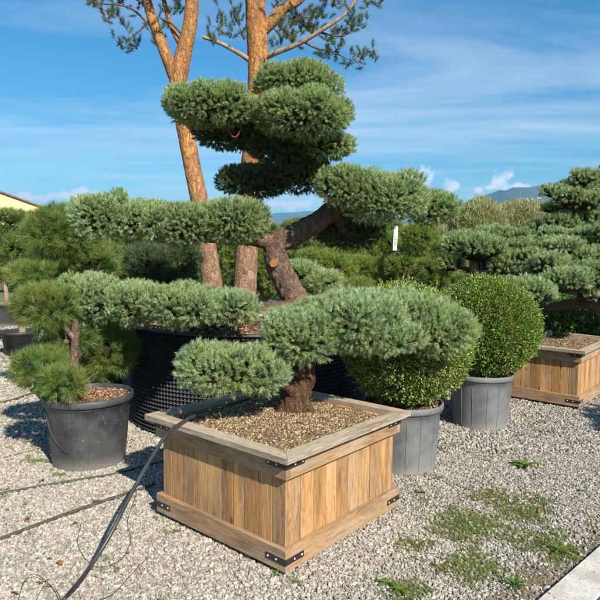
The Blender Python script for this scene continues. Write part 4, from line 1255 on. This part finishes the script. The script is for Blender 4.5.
clusters(T2, [(298, 18, 14, 10), (310, 28, 12, 8), (293, 38, 10, 6), (284, 30, 8, 8), (322, 14, 8, 6), (330, 38, 10, 5), (336, 50, 9, 6), (326, 58, 8, 4), (350, 62, 8, 5), (362, 56, 7, 5), (374, 50, 4, 6), (345, 32, 8, 5), (360, 26, 7, 5), (352, 16, 5, 5), (335, 5, 10, 4), (368, 2, 8, 3),
              (382, 0, 5, 2), (222, 22, 7, 4), (236, 20, 6, 7), (232, 34, 7, 4), (218, 30, 5, 4), (212, 42, 4, 3), (244, 40, 4, 6), (277, 45, 6, 4), (278, 3, 8, 4), (320, -14, 30, 10), (360, -16, 26, 8), (240, -20, 30, 12), (250, -70, 50, 22), (300, -60, 45, 20), (255, -115, 45, 20)], Y2, 7)

# ------------------------------------------------------------------ hoses and lines


def line(name, pts, r, mat, label, cat, rings=80, group=None):
    mb = MB(); p0 = np.array(pts[0], float); tube(mb, [np.array(p) - p0 for p in pts], [r] * len(pts), rings, 12)
    o = mb.build(name, M[mat]); o.location = p0
    return tag(o, label, cat, group)


hb = G(62, 600, .012)
line('hose', [A(295, 397, 3.9) * np.array([1, 1, 0]) + np.array([0, 0, .655]), G(262, 395, .655), G(232, 404, .652), G(200, 413, .65), G(180, 424, .648), A(168, 433, 3.08), A(150, 460, 2.90), A(130, 496, 2.72), A(110, 535, 2.57), A(88, 570, 2.50), G(66, 597, .014), G(50, 616, .016), G(10, 650, .015)],
     .0098, 'hose', 'thick black hose arching from the front planter rim down to the gravel', 'hose', 160)
line('drip_line', [G(-30, 498, .012), G(0, 493.5, .012), G(40, 486, .013), G(80, 479.5, .014), G(118, 473, .013), G(160, 462, .013), G(200, 452, .013)], .0085, 'dusty_pipe', 'black drip line along the foot of the left black pot', 'drip line', group='drip lines on the gravel')
line('drip_line', [G(-30, 549, .012), G(0, 539, .012), G(45, 522, .014), G(95, 504, .014), G(140, 489.5, .013), G(155, 484, .012)], .011, 'dusty_pipe', 'thicker black drip line crossing under the arching hose', 'drip line', group='drip lines on the gravel')
line('drip_line', [G(-20, 408, .012), G(0, 403, .013), G(16, 399, .012), G(34, 393, .013), G(60, 388, .012)], .014, 'dusty_pipe', 'short black drip line behind the left pot at the picture edge', 'drip line', group='drip lines on the gravel')
line('drip_line', [G(-20, 466, .010), G(0, 458.5, .010), G(22, 453, .011), G(42, 447.5, .010)], .003, 'dusty_pipe', 'very thin line on the gravel just left of the black pot', 'drip line', 40, group='drip lines on the gravel')
line('wire', [G(18, 600, .01), G(24, 582, .04), G(33, 574, .05), G(45, 580, .03), G(55, 592, .012), G(60, 604, .01)], .0017, 'hose', 'thin black wire curling up at the bottom left corner', 'wire', 60)
line('wire', [G(35, 602, .01), G(45, 585, .03), G(56, 590, .03), G(62, 603, .01)], .0014, 'hose', 'second thin wire loop inside the larger corner curl', 'wire', 60)
line('wire', [G(82, 520, .02), G(78, 545, .015), G(95, 566, .015), G(120, 560, .02), G(131, 540, .02), G(128, 520, .015), G(138, 490, .012)], .0012, 'hose', 'very thin wire looping under the arching hose', 'wire', 80)
line('wire', [G(100, 600, .01), G(115, 592, .02), G(140, 565, .02), G(150, 556, .01)], .002, 'dusty_pipe', 'thin brown twig-like wire on gravel right of the hose end', 'wire', 40)
# thin tube looped over the left pot
cx, cy = potL; pts = []
for a, z in ((-2.75, .50), (-2.62, .46), (-2.5, .40), (-2.3, .30), (-2.1, .22), (-1.9, .17), (-1.75, .145)):
    r = .265 + (.335 * .93 - .265) * (z / .53) + .01 + (.02 if z > .44 else 0); pts.append((cx + r * math.cos(a), cy + r * math.sin(a), z))
line('wire', pts, .0022, 'hose', 'thin black tube hanging in a curve down the left black pot', 'wire', 60)

# ------------------------------------------------------------------ far pots on the left path
for k, (u, v, r) in enumerate([(2, 300, .3), (-26, 292, .3)]):
    Y = 12.5 + k; c = A(u, 300, Y)
    pot(c[0], c[1], .36, .3, .5, 'pot_dark', ['far black pot with brown soil at the left picture edge', 'far black pot cut by the left picture edge'][k], detail=False, name='plastic_pot')

# ------------------------------------------------------------------ yellow building
c = A(46, 206, 62); ex, ez = c[0], c[2]
root = empty('yellow_building', (ex - 11.5 * math.cos(.6), 62 - 11.5 * math.sin(.6), 0), 'pale yellow gabled building beyond the pines at upper left', 'building', rz=.6)
hw = 11.5; rise = hw * 2 * .333 / 2 * 1.0
mb = MB(); P = [(-hw, 0), (hw, 0), (hw, ez - .35), (0, ez - .35 + rise), (-hw, ez - .35)]
n = 5; V = [(p[0], 0, p[1]) for p in P] + [(p[0], 26, p[1]) for p in P]
mb.add(V, [(0, 4, 3, 2, 1)]); mb.add(V, [(5, 6, 7, 8, 9)]); mb.add(V, [(1, 2, 7, 6), (0, 5, 9, 4)]); mb.build('wall', M['yellow_wall'], root)
mb = MB()
for sx in (-1, 1):
    sl = rise / hw; a = (0, ez - .3 + rise); b = (sx * (hw + .7), ez - .3 - .7 * sl)
    V = []
    for yy in (-.22, 26.2):
        V += [(a[0], yy, a[1] - .02), (b[0], yy, b[1] - .02), (b[0], yy, b[1] + .14), (a[0], yy, a[1] + .14)]
    mb.add(V, [(0, 1, 2, 3), (7, 6, 5, 4), (0, 4, 5, 1), (3, 2, 6, 7), (1, 5, 6, 2), (0, 3, 7, 4)])
rf = mb.build('roof', M['roof'], root)
mb = MB(); mb.box((hw - 2.3, 6, ez), (hw - 1.8, 6.5, ez + 1.3)); mb.build('chimney', M['roof'], rf)
for wx in (-7, -2.4, 2.4, 7):
    mb = MB(); mb.box((wx - .6, -.06, 2.2), (wx + .6, -.02, 3.6)); mb.build('window', M['glass'], root)
mb = MB(); mb.box((-1.2, -.07, 0), (1.2, -.02, 2.1)); mb.build('door', M['roof'], root)

# ------------------------------------------------------------------ hills


def ridge(name, prof, Y, thick, mat, seed, wob):
    us = np.array([p[0] for p in prof], float); vs = np.array([p[1] for p in prof], float)
    nu, ny = 260, 60
    uu = np.linspace(us[0], us[-1], nu); top = np.interp(uu, us, vs)
    V = []
    for k in range(ny):
        t = k / (ny - 1); yy = Y - thick + 2 * thick * t
        bell = math.sin(math.pi * t) ** 1.2
        for a, tv in zip(uu, top):
            x = (a - 300) / FOC * Y
            h = max(0, (254 + .008 * (a - 300) - tv)) / FOC * Y
            q = Vector((x / 700 + seed, yy / 700, 0))
            hh = h * bell * (1 + wob * (mn.fractal(q, 1.0, 2.0, 6) * (1 - bell * .75)) + .018 * mn.fractal(q * 6, 1, 2, 4))
            V.append((x, yy, hh - 4 + 0))
    i, j = np.meshgrid(np.arange(ny - 1), np.arange(nu - 1), indexing='ij'); i = i.ravel(); j = j.ravel()
    mb = MB(); mb.add(V, np.stack([i * nu + j, i * nu + j + 1, (i + 1) * nu + j + 1, (i + 1) * nu + j], 1), 0, True)
    return tag(mb.build(name, M[mat]), kind='structure')


ridge('hills', [(380, 250), (430, 214), (457, 203), (475, 197), (490, 191), (505, 188), (520, 188.5), (535, 190), (552, 189), (575, 192), (600, 198), (640, 205), (720, 225), (800, 252)], 4600, 1500, 'mountain', 1.3, .5)
ridge('far_hills', [(-300, 240), (-100, 225), (0, 218), (60, 214), (120, 221), (200, 224), (260, 217), (300, 214), (325, 215), (380, 218), (430, 214), (480, 222), (560, 240)], 8000, 900, 'far_hill', 5.1, .5)

# white houses on the mountain flank
for k, (u, v, w_) in enumerate([(533, 199.5, 26), (539, 198.5, 30), (545, 202, 18), (527, 201, 14), (549, 204, 14)]):
    Yh = 4000; c = A(u, v, Yh)
    root = empty('hillside_house', (c[0], Yh, c[2] - 20), 'tiny white house among those on the far mountain flank', 'house', 'white houses on the mountain')
    mb = MB(); mb.box((-w_ / 2, 0, 0), (w_ / 2, 14, 24)); mb.build('wall', M['white_wall'], root)
    mb = MB(); mb.add([(-w_ / 2 - 1, -1, 24.2), (w_ / 2 + 1, -1, 24.2), (w_ / 2 + 1, 15, 24.2), (-w_ / 2 - 1, 15, 24.2), (-w_ / 2, 7, 30), (w_ / 2, 7, 30)], [(0, 1, 5, 4), (2, 3, 4, 5)])
    mb.add([(-w_ / 2 - 1, -1, 24.2), (w_ / 2 + 1, -1, 24.2), (w_ / 2 + 1, 15, 24.2), (-w_ / 2 - 1, 15, 24.2), (-w_ / 2, 7, 30), (w_ / 2, 7, 30)], [(0, 4, 3), (1, 2, 5)])
    mb.build('roof', M['roof'], root)

# roadside tree to the right, outside the frame: it shades the gravel at the right edge
leafy('roadside_tree', 5.95, 1.35, 3.0, 1.0, 1.0, .8, 9000, .12, .07, 'hedge_leaf', 'leafy round tree by the road to the right of the view', 'tree', None, .12, .3, .6)

# ------------------------------------------------------------------ air
mb = MB(); mb.box((-6500, -400, -5.5), (6500, 9600, 760))
mt, nt = newmat('haze_air'); N = NT(nt); pv = N.n('ShaderNodeVolumePrincipled'); pv.inputs['Color'].default_value = (.27, .6, 1, 1)
pv.inputs['Density'].default_value = 1.2e-4; pv.inputs['Anisotropy'].default_value = 0.0
ow = N.n('ShaderNodeOutputMaterial'); N.l(pv.outputs[0], ow.inputs['Volume'])
tag(mb.build('haze', mt), 'thin blue haze of the air over the plain', 'haze', kind='stuff')

# ------------------------------------------------------------------ light and sky
SUN_EL = R(37); sd = np.array([.5, -.866]); sd = sd / np.linalg.norm(sd)
S3 = Vector((sd[0] * math.cos(SUN_EL), sd[1] * math.cos(SUN_EL), math.sin(SUN_EL)))
ld = bpy.data.lights.new('sun', 'SUN'); ld.energy = 5.0; ld.angle = R(.53); ld.color = (1, .92, .78)
sun = bpy.data.objects.new('sun', ld); COL.objects.link(sun); sun.rotation_euler = S3.to_track_quat('Z', 'Y').to_euler()

wd = bpy.data.worlds.new('World'); scene.world = wd; wd.use_nodes = True
nt = wd.node_tree; nt.nodes.clear(); N = NT(nt)
sky = N.n('ShaderNodeTexSky'); sky.sky_type = 'NISHITA'; sky.sun_disc = False
sky.sun_elevation = SUN_EL; sky.sun_rotation = math.atan2(sd[0], sd[1]); sky.air_density = 1.0; sky.dust_density = .2; sky.ozone_density = 1.6
tc = N.n('ShaderNodeTexCoord')
sx = N.n('ShaderNodeSeparateXYZ'); N.l(tc.outputs['Generated'], sx.inputs[0])
# cirrus: noise on the direction projected to a high plane
den = N.math('ADD', N.math('MAXIMUM', sx.outputs[2], 0.0), .09)
cx_ = N.math('DIVIDE', sx.outputs[0], den); cy_ = N.math('DIVIDE', sx.outputs[1], den)
cb = N.n('ShaderNodeCombineXYZ'); N.l(cx_, cb.inputs[0]); N.l(cy_, cb.inputs[1])
mp = N.n('ShaderNodeMapping'); mp.inputs['Rotation'].default_value = (0, 0, .25); mp.inputs['Scale'].default_value = (.22, .75, 1); mp.inputs['Location'].default_value = (1.7, 3.1, 0); N.l(cb.outputs[0], mp.inputs[0])
ci = N.noise(mp.outputs[0], 1.6, 8, .62, .6)
cir = N.ramp(ci, [(.40, 0.0), (.72, .62)])
fade = N.ramp(sx.outputs[2], [(0.02, .35), (.10, 1.0), (.30, .85), (.42, .12), (.6, .3)])
cir = N.math('MULTIPLY', cir, fade)
# small cumulus puffs low over the horizon
nzp = N.n('ShaderNodeTexNoise'); nzp.inputs['Scale'].default_value = 62; nzp.inputs['Detail'].default_value = 6; N.l(tc.outputs['Generated'], nzp.inputs['Vector'])
puff = None
for (u, v, wu, wv) in [(411, 178, 28, 12), (400, 181, 14, 7), (451, 186, 9, 8), (500, 181, 14, 11), (492, 187, 9, 4), (515, 186, 10, 3.5), (83, 192, 13, 5), (72, 196, 16, 4), (290, 205, 40, 7), (478, 190, 5, 3), (340, 196, 20, 6), (30, 198, 24, 5)]:
    d = unit(ray(u, v))
    sb = N.n('ShaderNodeVectorMath'); sb.operation = 'SUBTRACT'; N.l(tc.outputs['Generated'], sb.inputs[0]); sb.inputs[1].default_value = tuple(d)
    ml = N.n('ShaderNodeVectorMath'); ml.operation = 'MULTIPLY'; N.l(sb.outputs[0], ml.inputs[0]); ml.inputs[1].default_value = (FOC / wu, 0 if abs(d[0]) < .9 else 1, FOC / wv)
    ln = N.n('ShaderNodeVectorMath'); ln.operation = 'LENGTH'; N.l(ml.outputs[0], ln.inputs[0])
    k = N.math('SUBTRACT', 1.0, ln.outputs['Value'])
    puff = k if puff is None else N.math('MAXIMUM', puff, k)
front = N.math('GREATER_THAN', sx.outputs[1], 0.0)
pf = N.math('ADD', puff, N.math('MULTIPLY', N.math('SUBTRACT', nzp.outputs[0], .5), 3.0))
pf = N.math('MULTIPLY', N.ramp(pf, [(.02, 0.0), (.7, 1.0)]), front)
cl = N.math('MAXIMUM', cir, pf)
hs = N.n('ShaderNodeHueSaturation'); hs.inputs['Saturation'].default_value = 1.32; N.l(sky.outputs[0], hs.inputs['Color'])
skc = N.mix(cl, N.mix(1.0, hs.outputs[0], N.ramp(sx.outputs[2], [(.0, (.70, .92, .90)), (.16, (.52, .92, .95)), (.38, (.42, .97, 1.05))]), 'MULTIPLY'), (8.2, 8.5, 8.8))
bg = N.n('ShaderNodeBackground'); bg.inputs[1].default_value = .082; N.l(skc, bg.inputs[0])
ow = N.n('ShaderNodeOutputWorld'); N.l(bg.outputs[0], ow.inputs[0])

vs = scene.view_settings
vs.view_transform = 'Standard'; vs.look = 'None'; vs.exposure = .74; vs.gamma = 1; vs.use_curve_mapping = False
scene.render.engine = 'CYCLES'
scene.cycles.max_bounces = 6; scene.cycles.diffuse_bounces = 3; scene.cycles.transmission_bounces = 3
